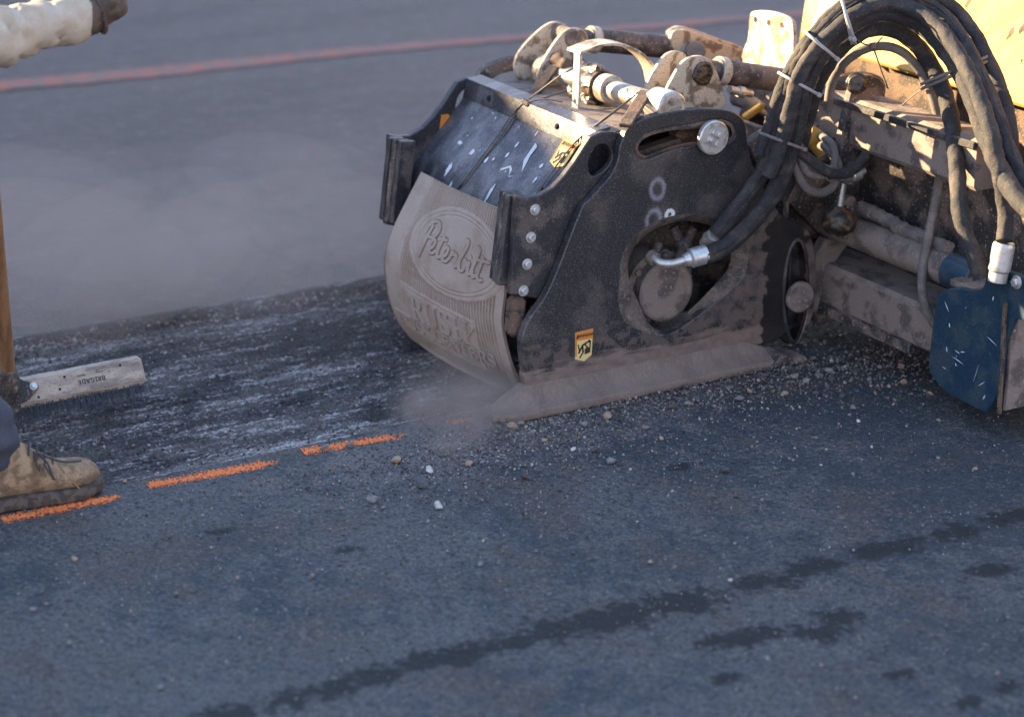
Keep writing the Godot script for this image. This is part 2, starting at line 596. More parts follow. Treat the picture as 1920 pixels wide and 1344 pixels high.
# ---------------------------------------------------------------- ground
var n_fine := FastNoiseLite.new()
var n_mid := FastNoiseLite.new()
var n_big := FastNoiseLite.new()
var n_str := FastNoiseLite.new()
var stains: Array = []

func set_noises() -> void:
	n_fine.seed = 1
	n_fine.frequency = 60.0
	n_fine.fractal_octaves = 2
	n_mid.seed = 2
	n_mid.frequency = 9.0
	n_mid.fractal_octaves = 3
	n_big.seed = 3
	n_big.frequency = 1.6
	n_big.fractal_octaves = 4
	n_str.seed = 4
	n_str.frequency = 1.0
	n_str.fractal_octaves = 3
	# oil and tar drips on the asphalt: x, z, half length, half width
	for p in P2([-1.1988, 1.0484, -1.0716, 1.0572, -0.9775, 1.0557, -0.8862, 1.0515, -0.7724, 1.043, -0.6795, 1.0557, -0.5794, 1.0583]):
		stains.append([p.x, p.y, 0.08, 0.044])
	for p in P2([-0.4515, 1.0616, -0.3731, 1.0636, -0.2836, 1.0712, -0.1856, 1.0683, -0.1134, 1.0855]):
		stains.append([p.x, p.y, 0.085, 0.062])
	for p in P2([0.0444, 1.0842, 0.0971, 1.1018, 0.1626, 1.0829, 0.2297, 1.0829, 0.3648, 1.0755, 0.447, 1.0891, 0.5748, 1.0877, 0.6171, 1.0947, 0.751, 1.0911, 0.8097, 1.0997]):
		stains.append([p.x, p.y, 0.055, 0.044])
	for p in P2([-0.1954, 1.2756, -0.128, 1.2862, -0.0649, 1.2942, 0.0039, 1.3331, 0.048, 1.3581, 0.0908, 1.3118, 0.5118, 1.2804, 0.5453, 1.2868]):
		stains.append([p.x, p.y, 0.055, 0.04])
	for p in P2([-0.262, 1.4098, 0.0508, 1.5662, 0.2144, 1.7174, 0.0962, 1.7253, -0.8936, 0.2434, -0.6755, 0.4803, 0.2593, 0.454]):
		stains.append([p.x, p.y, 0.035, 0.022])

func road_height(x: float, z: float) -> float:
	return 0.003 * n_fine.get_noise_2d(x, z) + 0.0016 * n_mid.get_noise_2d(x * 2.0, z * 2.0) - 0.001

func stain_at(x: float, z: float) -> float:
	var s := 0.0
	for e in stains:
		var dx: float = (x - e[0]) / e[2]
		var dz: float = (z - e[1]) / e[3]
		var q := dx * dx + dz * dz
		if q < 4.0:
			s = maxf(s, 1.0 - sqrt(q) * 0.62)
	if s <= 0.0:
		return 0.0
	return ss(0.34, 0.56, s + 0.3 * n_mid.get_noise_2d(x * 0.9, z * 0.9) + 0.4 * n_mid.get_noise_2d(x * 3.0, z * 3.0) + 0.3 * n_fine.get_noise_2d(x, z))

func road_color(x: float, z: float) -> Color:
	var f := n_fine.get_noise_2d(x * 1.9 + 5.0, z * 1.9)
	var g := n_fine.get_noise_2d(x * 0.8 - 7.0, z * 0.8 + 3.0)
	var m := n_mid.get_noise_2d(x, z)
	var b := n_big.get_noise_2d(x, z)
	var c := Color(0.066, 0.077, 0.09)
	# pale stone dust in grains and patches; its thinning rightward paints in the loader shade
	var dust_and_shade := 0.62 - 0.3 * ss(-0.4, 0.9, x - 0.25 * z)
	c = c.lerp(Color(0.148, 0.139, 0.138), ss(0.42, 0.6, dust_and_shade + 0.35 * b + 0.25 * m + 0.3 * f))
	c = c.lerp(Color(0.13, 0.098, 0.08), 0.7 * ss(0.05, 0.5, n_big.get_noise_2d(x * 1.4 + 9.0, z * 1.4) + 0.5 * m + 0.3 * f))
	c = c.lerp(Color(0.04, 0.042, 0.046), 0.9 * ss(0.28, 0.5, g))
	c = c.lerp(Color(0.26, 0.24, 0.228), 0.8 * ss(0.45, 0.62, f + 0.15 * m))
	# stone dust fallen from the drum along the shoe and the milled edge, in grains
	var near_shoe := 1.0 - ss(0.0, 0.42, absf(z - 0.02) + 0.4 * maxf(0.0, absf(x - 0.1) - 0.35))
	c = c.lerp(Color(0.24, 0.2, 0.19), 0.75 * ss(0.42, 0.72, near_shoe * 0.75 + 0.35 * f + 0.3 * m + 0.1))
	c = c.lerp(Color(0.017, 0.017, 0.018), 0.93 * stain_at(x, z))
	return c

func far_color(x: float, z: float) -> Color:
	var f := n_fine.get_noise_2d(x, z)
	var m := n_mid.get_noise_2d(x * 0.5, z)
	var b := n_big.get_noise_2d(x * 0.25, z * 0.9)
	var c := Color(0.215, 0.158, 0.138)
	c = c.lerp(Color(0.172, 0.127, 0.112), ss(-0.2, 0.5, b + 0.35 * m))
	c = c.lerp(Color(0.36, 0.29, 0.26), 0.5 * ss(0.3, 0.6, f))
	c = c.lerp(Color(0.09, 0.082, 0.08), 0.6 * ss(0.45, 0.7, n_mid.get_noise_2d(x * 2.5 + 3.0, z * 2.5) + 0.3 * f))
	return c

const MILL_Z0 := -1.315
const MILL_Z1 := -0.14
const MILL_X1 := 0.62

func mill_height(x: float, z: float) -> float:
	var e := 0.03 * n_mid.get_noise_2d(x * 1.3, 4.0) + 0.012 * n_fine.get_noise_2d(x, 8.0)
	if z > MILL_Z1:
		return road_height(x, z) - 0.004
	var near := ss(0.0, 0.16, MILL_Z1 - z + e * ss(0.0, 0.05, MILL_Z1 - z))
	var far := ss(0.012, 0.06, z - MILL_Z0 + e * 0.8 * ss(0.0, 0.04, z - MILL_Z0))
	var h := -0.034 * minf(near, far) + road_height(x, z) * (1.0 - near)
	var groove := sin(z * TAU / 0.014 + 1.5 * n_big.get_noise_2d(x * 0.6, z * 2.0))
	var broken := n_mid.get_noise_2d(x * 0.9, z * 5.0)
	h += minf(near, far) * (0.0045 * groove * (0.6 + broken) + 0.007 * broken + 0.007 * n_fine.get_noise_2d(x * 0.8, z * 1.4))
	return h

func mill_color(x: float, z: float) -> Color:
	var s := n_str.get_noise_2d(x * 2.4, z * 75.0)
	var s2 := n_str.get_noise_2d(x * 7.0 + 40.0, z * 125.0)
	var f := n_fine.get_noise_2d(x * 1.3, z * 1.8)
	var b := n_big.get_noise_2d(x * 0.8 + 4.0, z * 2.2)
	var c := Color(0.075, 0.068, 0.068)
	c = c.lerp(Color(0.16, 0.132, 0.122), ss(-0.25, 0.3, b + 0.4 * s + 0.3 * f))
	c = c.lerp(Color(0.34, 0.3, 0.29), 0.85 * ss(0.14, 0.42, s * 0.7 + s2 * 0.5 + 0.45 * b + 0.25 * f + 0.03))
	c = c.lerp(Color(0.56, 0.51, 0.49), 0.9 * ss(0.34, 0.5, s * 0.62 + s2 * 0.55 + 0.42 * b + 0.35 * f - 0.01))
	c = c.lerp(Color(0.03, 0.029, 0.031), ss(0.25, 0.5, -s * 0.7 - 0.4 * f - 0.3 * b))
	return c

func grid_ground(x0: float, x1: float, z0: float, z1: float, step: float, h: Callable, col: Callable) -> ArrayMesh:
	var nx := int(ceil((x1 - x0) / step))
	var nz := int(ceil((z1 - z0) / step))
	var v := PackedVector3Array()
	var c := PackedColorArray()
	var ix := PackedInt32Array()
	v.resize((nx + 1) * (nz + 1))
	c.resize(v.size())
	var k := 0
	for j in nz + 1:
		var z := lerpf(z0, z1, float(j) / nz)
		for i in nx + 1:
			var x := lerpf(x0, x1, float(i) / nx)
			v[k] = Vector3(x, h.call(x, z), z)
			c[k] = col.call(x, z)
			k += 1
	ix.resize(nx * nz * 6)
	k = 0
	for j in nz:
		for i in nx:
			var a := j * (nx + 1) + i
			ix[k] = a; ix[k + 1] = a + 1; ix[k + 2] = a + nx + 2
			ix[k + 3] = a; ix[k + 4] = a + nx + 2; ix[k + 5] = a + nx + 1
			k += 6
	return grid_mesh(v, PackedVector2Array(), c, ix)

func build_ground() -> void:
	var road := Node3D.new()
	road.name = "road"
	add_child(road)
	road.set_meta("kind", "structure")
	var flat := func(_x, _z): return -0.001
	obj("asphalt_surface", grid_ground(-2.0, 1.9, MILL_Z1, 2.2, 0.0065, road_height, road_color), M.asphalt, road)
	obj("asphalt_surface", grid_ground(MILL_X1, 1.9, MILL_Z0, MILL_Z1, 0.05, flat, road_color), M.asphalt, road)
	obj("asphalt_surface", grid_ground(-2.0, 7.0, -7.5, MILL_Z0, 0.025, flat, far_color), M.asphalt, road)
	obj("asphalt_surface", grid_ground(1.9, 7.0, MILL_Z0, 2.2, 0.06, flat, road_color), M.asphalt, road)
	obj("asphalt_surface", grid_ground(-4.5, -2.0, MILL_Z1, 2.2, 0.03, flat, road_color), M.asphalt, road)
	obj("asphalt_surface", grid_ground(-5.0, -2.0, -7.5, MILL_Z0, 0.05, flat, far_color), M.asphalt, road)
	for r in [[-80.0, -5.0, -7.5, MILL_Z0], [-80.0, 80.0, -80.0, -7.5], [7.0, 80.0, -7.5, 2.2]]:
		obj("asphalt_surface", grid_ground(r[0], r[1], r[2], r[3], 2.0, flat, far_color), M.asphalt, road)
	for r in [[-80.0, 80.0, 2.2, 80.0], [-80.0, -4.5, MILL_Z1, 2.2], [-80.0, -6.0, MILL_Z0, MILL_Z1]]:
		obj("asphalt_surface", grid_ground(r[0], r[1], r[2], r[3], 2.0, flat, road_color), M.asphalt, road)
	var mill := obj("milled_strip", grid_ground(-2.0, MILL_X1, MILL_Z0, MILL_Z1 + 0.012, 0.0042, mill_height, mill_color), M.milled_asphalt)
	mill.set_meta("kind", "structure")
	var mill_on := obj("milled_strip", grid_ground(-6.0, -2.0, MILL_Z0, MILL_Z1 + 0.012, 0.014, mill_height, mill_color), M.milled_asphalt)
	mill_on.set_meta("kind", "structure")

# Paint sprayed on the rough ground: a sheet with ragged edges that follows the surface. a, b are its ends on the ground.
func paint_sheet(a: Vector2, b: Vector2, half: float, cell: float, h: Callable, lift: float, wear: float, sd: int) -> ArrayMesh:
	var st := new_st()
	st.set_smooth_group(0)
	var d := (b - a).normalized()
	var s := Vector2(-d.y, d.x)
	var nl := int(a.distance_to(b) / cell) + 8
	var nw := int(half * 3.2 / cell)
	rng.seed = sd
	var n := FastNoiseLite.new()
	n.seed = sd
	n.frequency = 90.0
	n.fractal_octaves = 2
	var len := a.distance_to(b)
	for i in range(-4, nl):
		for j in range(-nw, nw):
			var l := i * cell
			var w := j * cell
			var p := a + d * l + s * w
			var q := absf(w) / half + rng.randf() * 1.1 - 0.5 + 0.3 * n.get_noise_2d(p.x, p.y) + 0.25 * n_mid.get_noise_2d(p.x * 0.7, 3.0)
			var e := maxf(-l, l - len + 0.05) / 0.07
			if maxf(q, q * 0.6 + e) > 1.0 or n.get_noise_2d(p.x * 1.2 + 30.0, p.y * 1.2) > wear:
				continue
			var c := []
			for o in [[0, 0], [1, 0], [1, 1], [0, 1]]:
				var t: Vector2 = p + d * cell * o[0] + s * cell * o[1]
				c.append(Vector3(t.x, h.call(t.x, t.y) + lift, t.y))
			quad(st, c[0], c[1], c[2], c[3])
	return done(st)

func build_paint() -> void:
	var om := plain("orange_spray_paint", Color(0.78, 0.185, 0.045), 0.85)
	var rm := mat("red_line_paint", dirty_tex(Color(0.36, 0.12, 0.08), Color(0.23, 0.125, 0.1), Color(0.2, 0.145, 0.125), 0.5, 0.16, 0.58, 301, 0.02, 0.1), 1.5, 0.85)
	var dashes := [
		[P2([-1.3041, -0.0717, -1.0417, -0.0663]), "orange spray paint dash on the asphalt beside the work boot"],
		[P2([-0.9321, -0.0934, -0.6274, -0.0751]), "orange spray paint dash midway between boot and planer"],
		[P2([-0.5124, -0.1021, -0.2557, -0.0767]), "long orange spray paint dash ending near the planer dust"],
		[P2([-0.1017, -0.092, -0.0578, -0.0933]), "small faint orange paint smudge just ahead of the skid shoe tip"]]
	for k in 4:
		var p: PackedVector2Array = dashes[k][0]
		tag(obj("paint_dash", paint_sheet(p[0], p[1], 0.019 if k < 3 else 0.012, 0.003, func(x, z): return road_height(x, z) if z > MILL_Z1 else mill_height(x, z), 0.0011, 0.42 if k < 3 else 0.05, 20 + k), om), dashes[k][1], "paint mark", "orange layout dashes")
	var pts := P2([-1.8759, -4.8005, -0.8504, -4.6689, -0.2416, -4.5749, 0.0358, -4.5594, 0.5932, -4.4755, 1.1747, -4.4525, 1.7875, -4.4283, 2.5977, -4.3248, 3.3108, -4.2357, 4.0518, -4.1308, 5.3151, -3.9518])
	var st := new_st()
	st.set_smooth_group(0)
	var prev := []
	for i in pts.size() - 1:
		for k in 30:
			var c := pts[i].lerp(pts[i + 1], k / 30.0)
			var w := lerpf(0.1, 0.06, ss(0.0, 3.0, c.x)) + 0.02 * n_mid.get_noise_2d(c.x * 0.9, 1.0) + 0.01 * n_fine.get_noise_2d(c.x * 0.5, 2.0)
			var o := 0.025 * n_big.get_noise_2d(c.x, 6.0)
			var now := [Vector3(c.x, 0.004, c.y - w + o), Vector3(c.x, 0.004, c.y + w + o)]
			if prev:
				quad(st, prev[0], now[0], now[1], prev[1])
			prev = now
	var rl := obj("red_line", done(st), rm)
	tag(rl, "long faded red painted line across the far asphalt", "painted line")

# Stones
func rock_mesh(sd: int, detail := 1) -> ArrayMesh:
	rng.seed = sd
	var s := SphereMesh.new()
	s.radial_segments = 9 if detail else 5
	s.rings = 5 if detail else 2
	s.radius = 0.5
	s.height = 1.0
	var arr := s.get_mesh_arrays()
	var v: PackedVector3Array = arr[Mesh.ARRAY_VERTEX]
	var n := FastNoiseLite.new()
	n.seed = sd
	n.frequency = 0.9
	var planes := []
	for k in 16:
		planes.append([Vector3(rng.randf_range(-1, 1), rng.randf_range(-1, 1), rng.randf_range(-1, 1)).normalized(), rng.randf_range(0.24, 0.42)])
	for i in v.size():
		var p := v[i] * (1.0 + 0.25 * n.get_noise_3dv(v[i] * 2.0))
		for pl in planes:
			var over: float = p.dot(pl[0]) - pl[1]
			if over > 0:
				p -= pl[0] * over
		v[i] = p * Vector3(1.15, 0.72, 0.9)
	var st := new_st()
	st.set_smooth_group(-1)
	for k in arr[Mesh.ARRAY_INDEX]:
		st.add_vertex(v[k])
	return done(st)

func ground_at(x: float, z: float) -> float:
	if z > MILL_Z0 and z < MILL_Z1 and x < MILL_X1:
		return mill_height(x, z)
	return road_height(x, z)

func multi(called: String, mesh: Mesh, m: Material, xfs: Array, cols: Array, label: String, category: String) -> void:
	var mm := MultiMesh.new()
	mm.transform_format = MultiMesh.TRANSFORM_3D
	mm.use_colors = true
	mm.mesh = mesh
	mm.instance_count = xfs.size()
	for i in xfs.size():
		mm.set_instance_transform(i, xfs[i])
		mm.set_instance_color(i, cols[i])
	var o := MultiMeshInstance3D.new()
	o.multimesh = mm
	o.material_override = m
	o.name = numbered(called)
	add_child(o)
	o.set_meta("kind", "stuff")
	tag(o, label, category)

func build_stones() -> void:
	var rocks := []
	for k in 7:
		rocks.append(rock_mesh(500 + k))
	# the stones large enough to pick out one by one: ground point, size
	var big := [P2([-0.3858, 0.3807, -0.3661, 0.2531, -0.5078, 0.2758, -0.3034, 0.1746, -0.3504, 0.0816, -0.4069, -0.071, -0.4688, -0.0897, -0.1956, 0.1849, -0.2197, 0.2984, -0.1167, 0.3301, 0.1146, 0.1412, 0.0802, 0.2331, 0.1239, 0.266, 0.0456, 0.1439, 0.0152, 0.03, 0.0519, 0.0079, 0.0509, 0.0799, 0.1207, 0.3481, 0.3135, 0.4572, 0.3388, 0.5379, 0.321, 0.2747, 0.2925, 0.1655, 0.2943, 0.1233, 0.3189, 0.2018, 0.5123, 0.1138, 0.5481, 0.1878, 0.7159, 0.1607, 0.7799, 0.1831, 0.9115, 0.2714, 0.8399, 0.432, 0.8802, 0.3579, 0.8847, 0.1393, 0.9616, 0.1589, 1.0127, 0.2823, 1.1221, 0.2735, 1.1329, 0.3735, 0.9939, 0.1047, 1.0524, 0.1378, 1.1445, 0.1408, 1.1969, 0.1704, 1.2642, 0.1587, 1.0517, 0.2099, 0.8607, 0.2195, 0.2292, 0.1081, 0.2736, 0.0899, 0.1889, 0.1069, 0.3991, 0.1169, 0.4574, 0.1187, 0.6493, 0.1551, 0.7142, 0.1134, 0.7819, 0.1189, 0.8791, 0.0978, 0.9525, 0.1104]), P2([-1.1441, -0.0022, -1.1445, -0.0953, -1.2389, 0.2328, -0.9881, -0.1363, -0.7971, -0.0283, -0.7714, 0.0793, -0.6446, 0.0955, -0.6105, 0.1148, -0.4869, 0.2034, -0.4951, 0.3081, -0.5909, 0.2718, -1.3663, 0.4151, -1.279, 0.4936, -1.2139, 0.5304, -1.1751, 0.4339, -1.1007, 0.5061, -1.3766, 0.6073, -1.0095, 0.2184, -0.9529, 0.4985, -0.8699, 0.5299, -0.6252, 0.9067, -0.3045, 0.7066, -0.2345, 0.756, -0.0748, 0.9328, -0.1067, 0.883, -0.004, 1.0507, 0.2647, 0.946, 0.4745, 0.9969, 0.4976, 1.0271, 0.3143, 0.73, 0.2729, 0.6775, 0.3606, 0.412, 0.5204, 0.4208, 0.5115, 0.931, -0.0697, 1.4668, -0.1445, 1.385, 0.2211, 1.6703, -0.3882, 0.9092, -0.4496, 0.7049, -0.767, 0.2945, -1.2793, 0.2036, -1.3993, 0.4255, -0.8025, 0.568, -0.7334, 0.8167, -0.9157, 0.962, -1.2806, 0.8842, -0.8477, 0.9472, 0.387, 1.3627, 0.4091, 1.4919, 0.606, 0.7084, 0.5288, 0.5472, 0.8214, 0.6727, 0.8576, 0.7333, 0.8939, 0.8326, 1.0239, 0.5361, 0.9261, 0.524])]
	rng.seed = 77
	var kinds := ["stone_grey", "stone_dark", "stone_tan", "stone_grey", "stone_dark"]
	var say := {"stone_grey": "grey", "stone_pale": "pale", "stone_tan": "tan", "stone_dark": "dark"}
	for set_n in 2:
		for i in big[set_n].size():
			var p: Vector2 = big[set_n][i]
			var size := rng.randf_range(0.016, 0.034) if set_n == 0 else rng.randf_range(0.01, 0.018)
			var kind: String = kinds[rng.randi() % 5]
			if rng.randf() < 0.08:
				kind = "stone_pale"
			if set_n == 0 and i == 0:
				size = 0.03
				kind = "stone_pale"
			var b := Basis.from_euler(Vector3(rng.randf_range(-0.3, 0.3), rng.randf() * TAU, rng.randf_range(-0.3, 0.3))).scaled(Vector3.ONE * size)
			var o := obj("loose_stone", rocks[rng.randi() % 7], M[kind], null, Transform3D(b, Vector3(p.x, ground_at(p.x, p.y) + size * 0.27, p.y)))
			if set_n == 0 and i == 0:
				tag(o, "single round pale pebble alone on open dark asphalt", "stone", "loose stones")
			elif set_n == 0:
				tag(o, "%s broken stone lying beside the planer's skid shoe" % say[kind], "stone", "loose %s stones by the shoe" % say[kind])
			else:
				tag(o, "small %s stone chip scattered on the open asphalt" % say[kind], "stone", "scattered %s chips" % say[kind])
	# grit too fine to count
	var tiny := rock_mesh(600, 0)
	var tones := [Color(0.06, 0.056, 0.056), Color(0.1, 0.09, 0.085), Color(0.16, 0.14, 0.13), Color(0.05, 0.046, 0.046), Color(0.28, 0.255, 0.24), Color(0.2, 0.145, 0.11)]
	var put := func(xfs: Array, cols: Array, x: float, z: float, size: float, y := 0.0):
		var b := Basis.from_euler(Vector3(rng.randf() * TAU, rng.randf() * TAU, rng.randf() * TAU)).scaled(Vector3.ONE * size)
		xfs.append(Transform3D(b, Vector3(x, ground_at(x, z) + size * 0.2 + y, z)))
		var t: Color = tones[rng.randi() % 6]
		cols.append(t * rng.randf_range(0.7, 1.3))
	var xf := []
	var cl := []
	# windrow along the skid shoe and behind it
	for k in 3600:
		var t := pow(rng.randf(), 0.8)
		var x := lerpf(-0.02, 1.5, t)
		var w := 0.035 + 0.09 * ss(0.0, 0.9, x)
		var z: float = 0.006 + absf(rng.randfn(0.0, w))
		var heap: float = 0.016 * ss(0.1, 0.7, x) * exp(-z / (w * 0.8))
		put.call(xf, cl, x, z, rng.randf_range(0.003, 0.0095) * (1.0 + (0.7 if rng.randf() < 0.12 else 0.0)), rng.randf() * heap)
	for k in 1500:
		put.call(xf, cl, rng.randf_range(0.98, 1.75), rng.randf_range(-0.35, 0.4), 0.003 + 0.011 * pow(rng.randf(), 2.0), rng.randf() * 0.01)
	for k in 1500:
		put.call(xf, cl, rng.randfn(-0.1, 0.2), rng.randfn(0.1, 0.1), rng.randf_range(0.003, 0.01))
	multi("loose_gravel", tiny, M.grit, xf, cl, "windrow of loose grey gravel along the skid shoe", "gravel")
	xf = []
	cl = []
	for k in 12000:
		put.call(xf, cl, rng.randf_range(-1.7, 1.6), rng.randf_range(-0.12, 1.9), 0.0025 + 0.005 * pow(rng.randf(), 3.0))
	for k in 2600:
		put.call(xf, cl, rng.randfn(0.1, 0.5), absf(rng.randfn(0.0, 0.28)) + 0.01, 0.003 + 0.009 * pow(rng.randf(), 2.5))
	multi("asphalt_grit", tiny, M.grit, xf, cl, "fine grit scattered over the near asphalt", "grit")
	xf = []
	cl = []
	for k in 6500:
		put.call(xf, cl, rng.randf_range(-1.7, 0.6), rng.randf_range(MILL_Z0 + 0.02, MILL_Z1), 0.003 + 0.012 * pow(rng.randf(), 3.0))
	for k in 1600:
		put.call(xf, cl, rng.randf_range(-1.7, 0.6), MILL_Z0 + 0.03 + absf(rng.randfn(0.0, 0.035)), 0.004 + 0.016 * pow(rng.randf(), 2.5))
	multi("milled_rubble", tiny, M.grit, xf, cl, "crumbled millings lying in the milled strip", "rubble")
	# grit in the air, thrown out under the flap
	xf = []
	cl = []
	for k in 700:
		var p := Vector3(0.07, 0.05, -0.2) + Vector3(rng.randfn(0, 0.07), absf(rng.randfn(0, 0.08)), rng.randfn(0, 0.07))
		xf.append(Transform3D(Basis.from_euler(Vector3(rng.randf() * 6, rng.randf() * 6, 0)).scaled(Vector3.ONE * rng.randf_range(0.0012, 0.0036)), p))
		cl.append(tones[4] * rng.randf_range(0.8, 1.6))
	multi("flying_grit", tiny, M.grit, xf, cl, "pale grit flying up from under the flap's corner", "grit")

func build_wall() -> void:
	# unseen building added beyond the lot: it keeps the low sun off the ground and the lower machine
	var t := thing("added_shade_building", "added unseen block building that keeps the sun off the lot", "building", Vector3(-9.1, 0, -12.4))
	t.rotation.y = atan2(0.196, 0.98)
	obj("wall", bx(Vector3(26, 4.6, 0.4), 0.02), M.block_wall, t, Transform3D(Basis(), Vector3(0, 2.3, 0)))
	obj("wall", bx(Vector3(26, 4.6, 0.4), 0.02), M.block_wall, t, Transform3D(Basis(), Vector3(0, 2.3, -8)))
	for s in [-1, 1]:
		obj("wall", bx(Vector3(0.4, 4.6, 7.6), 0.02), M.block_wall, t, Transform3D(Basis(), Vector3(s * 12.8, 2.3, -4)))
	obj("roof", bx(Vector3(26.2, 0.27, 8.4), 0.02), M.dusty_steel, t, Transform3D(Basis(), Vector3(0, 4.735, -4.2)))
	for k in 5:
		obj("door", bx(Vector3(2.4, 2.4, 0.08), 0.02), M.dusty_steel, t, Transform3D(Basis(), Vector3(-10 + k * 5, 1.2, 0.23)))

func _ready() -> void:
	var cam := Camera3D.new()
	cam.name = "camera"
	add_child(cam)
	cam.position = Vector3(-2.5336, 2.1, 4.5351)
	cam.fov = 19.07
	cam.near = 0.1
	cam.far = 300.0
	cam.look_at(cam.position + Vector3(0.46218, -0.34495, -0.81694), Vector3.UP)
	var at := CameraAttributesPhysical.new()
	at.frustum_focal_length = 71.44
	at.frustum_focus_distance = 5.55
	at.exposure_aperture = 1.75
	at.frustum_near = 0.1
	at.frustum_far = 300.0
	cam.attributes = at
	cam.current = true

	var env := Environment.new()
	var sky := Sky.new()
	var sm := ProceduralSkyMaterial.new()
	sm.sky_top_color = Color(0.43, 0.535, 0.68)
	sm.sky_horizon_color = Color(0.93, 0.89, 0.865)
	sm.sky_curve = 0.16
	sm.sky_energy_multiplier = 0.75
	sm.ground_bottom_color = Color(0.25, 0.24, 0.24)
	sm.ground_horizon_color = Color(0.5, 0.5, 0.52)
	sm.sun_angle_max = 2.0
	sky.sky_material = sm
	env.background_mode = Environment.BG_SKY
	env.sky = sky
	env.tonemap_mode = Environment.TONE_MAPPER_LINEAR
	env.tonemap_exposure = 7.8
	env.sdfgi_enabled = true
	env.ssao_enabled = true
	env.ssil_enabled = true
	env.volumetric_fog_enabled = true
	env.volumetric_fog_density = 0.0
	var we := WorldEnvironment.new()
	we.name = "environment"
	we.environment = env
	add_child(we)

	var sun := DirectionalLight3D.new()
	sun.name = "sun"
	add_child(sun)
	sun.light_color = Color(1.0, 0.88, 0.69)
	sun.light_energy = 1.35
	sun.light_angular_distance = 0.5
	sun.shadow_enabled = true
	sun.look_at_from_position(Vector3(-6.0, 2.6, -7.5), Vector3.ZERO, Vector3.UP)

	set_noises()
	make_materials()
	bolt_mesh = hex_bolt()
	build_ground()
	build_wall()
	build_paint()
	build_planer()
	build_frame()
	build_loader()
	build_flap()
	build_wires()
	build_hoses()
	build_broom()
	build_person()
	build_stones()
	build_dust()

# ---------------------------------------------------------------- cold planer
var planer: Node3D

func noise_img(w: int, h: int, fx: float, sd: int, oct := 4) -> PackedByteArray:
	var n := FastNoiseLite.new()
	n.seed = sd
	n.frequency = fx
	n.fractal_octaves = oct
	var im := n.get_image(w, h)
	im.convert(Image.FORMAT_L8)
	return im.get_data()

# Black paint of the near side plate with the dust, chips, weld marks and oil that the photograph shows on it.
func plate_tex() -> ImageTexture:
	var w := 800
	var h := 656
	var big := noise_img(w, h, 0.006, 1)
	var mid := noise_img(w, h, 0.03, 2)
	var spk := noise_img(w, h, 0.16, 3, 2)
	var fin := noise_img(w, h, 0.35, 4, 2)
	var str_n := FastNoiseLite.new()
	str_n.frequency = 0.02
	var rings := [Vector3(0.5126, 0.5597, -0.06), Vector3(0.503, 0.4766, -0.06)]
	var spot := Vector3(0.554, 0.4841, -0.06)
	var slot := Vector3(0.9864, 0.1736, -0.06)
	var black := Vector3(0.018, 0.018, 0.021)
	var film := Vector3(0.072, 0.059, 0.054)
	var tan_c := Vector3(0.18, 0.132, 0.108)
	var pale := Vector3(0.34, 0.29, 0.27)
	rng.seed = 5
	var out := PackedByteArray()
	out.resize(w * h * 3)
	for j in h:
		var y := 0.9 * (1.0 - (j + 0.5) / h)
		for i in w:
			var x := 1.1 * (i + 0.5) / w
			var k := j * w + i
			var b := big[k] / 255.0
			var m := mid[k] / 255.0
			var s := spk[k] / 255.0
			var f := fin[k] / 255.0
			var c := black.lerp(film, 0.75 * ss(0.45, 0.72, b + 0.2 * (m - 0.5) + 0.25 * (f - 0.5)))
			# sprayed-up specks of stone dust, thickest toward the drum side
			var thick := 0.71 - 0.09 * ss(0.75, 0.1, x) - 0.06 * ss(0.5, 0.2, y) + 0.08 * (0.5 - b)
			if rng.randf() > 0.91 + 0.45 * (thick - 0.62) - 0.06 * (s - 0.5):
				c = c.lerp(pale, rng.randf_range(0.25, 0.9))
			c = c.lerp(film, 0.5 * ss(0.62, 0.75, f))
			# brown dust caked on the rear half, thinned where the hoses rub
			var rear := ss(0.7, 0.82, x + 0.1 * (m - 0.5)) * ss(0.5, 0.4, y + 0.12 * (b - 0.5))
			c = c.lerp(Vector3(0.13, 0.095, 0.078), rear * ss(0.3, 0.6, m * 0.5 + f * 0.5))
			# mud skirt above the shoe with a ragged streaked edge
			var edge := 0.118 + 0.035 * str_n.get_noise_2d(i * 0.5, j * 4.0) + 0.03 * (b - 0.5)
			c = c.lerp(tan_c * (0.75 + 0.5 * m), ss(edge + 0.012, edge - 0.012, y + 0.02 * (f - 0.5)))
			var edge2 := 0.19 + 0.04 * str_n.get_noise_2d(i * 0.3 + 900.0, j * 3.0)
			c = c.lerp(Vector3(0.12, 0.09, 0.078), 0.7 * ss(edge2 + 0.02, edge2 - 0.02, y) * ss(0.35, 0.55, m) * (1.0 if y > edge else 0.0))
			# rubbed-off weld marks
			for r in rings:
				var d := Vector2(x - r.x, (y - r.y) * 0.8).length()
				c = c.lerp(Vector3(0.3, 0.29, 0.33), 0.7 * ss(0.011, 0.0, absf(d - 0.021) + 0.012 * (f - 0.4) + 0.006 * (m - 0.5)))
			var ds := Vector2(x - spot.x, y - spot.y).length()
			c = c.lerp(Vector3(0.6, 0.58, 0.6), ss(0.018, 0.015, ds + 0.006 * (f - 0.5)) * ss(0.006, 0.009, ds + 0.004 * f))
			# oil run round the rear slot
			var dx := absf(x - slot.x + 0.035)
			var oil := ss(0.078, 0.066, dx + 0.05 * (m - 0.5) + maxf(0.0, absf(y - 0.22) - 0.17) * 0.8)
			c = c.lerp(Vector3(0.012, 0.011, 0.012), 0.92 * oil)
			var q := s8(Color(c.x, c.y, c.z))
			out[k * 3] = int(q.x)
			out[k * 3 + 1] = int(q.y)
			out[k * 3 + 2] = int(q.z)
	return to_tex(w, h, out)

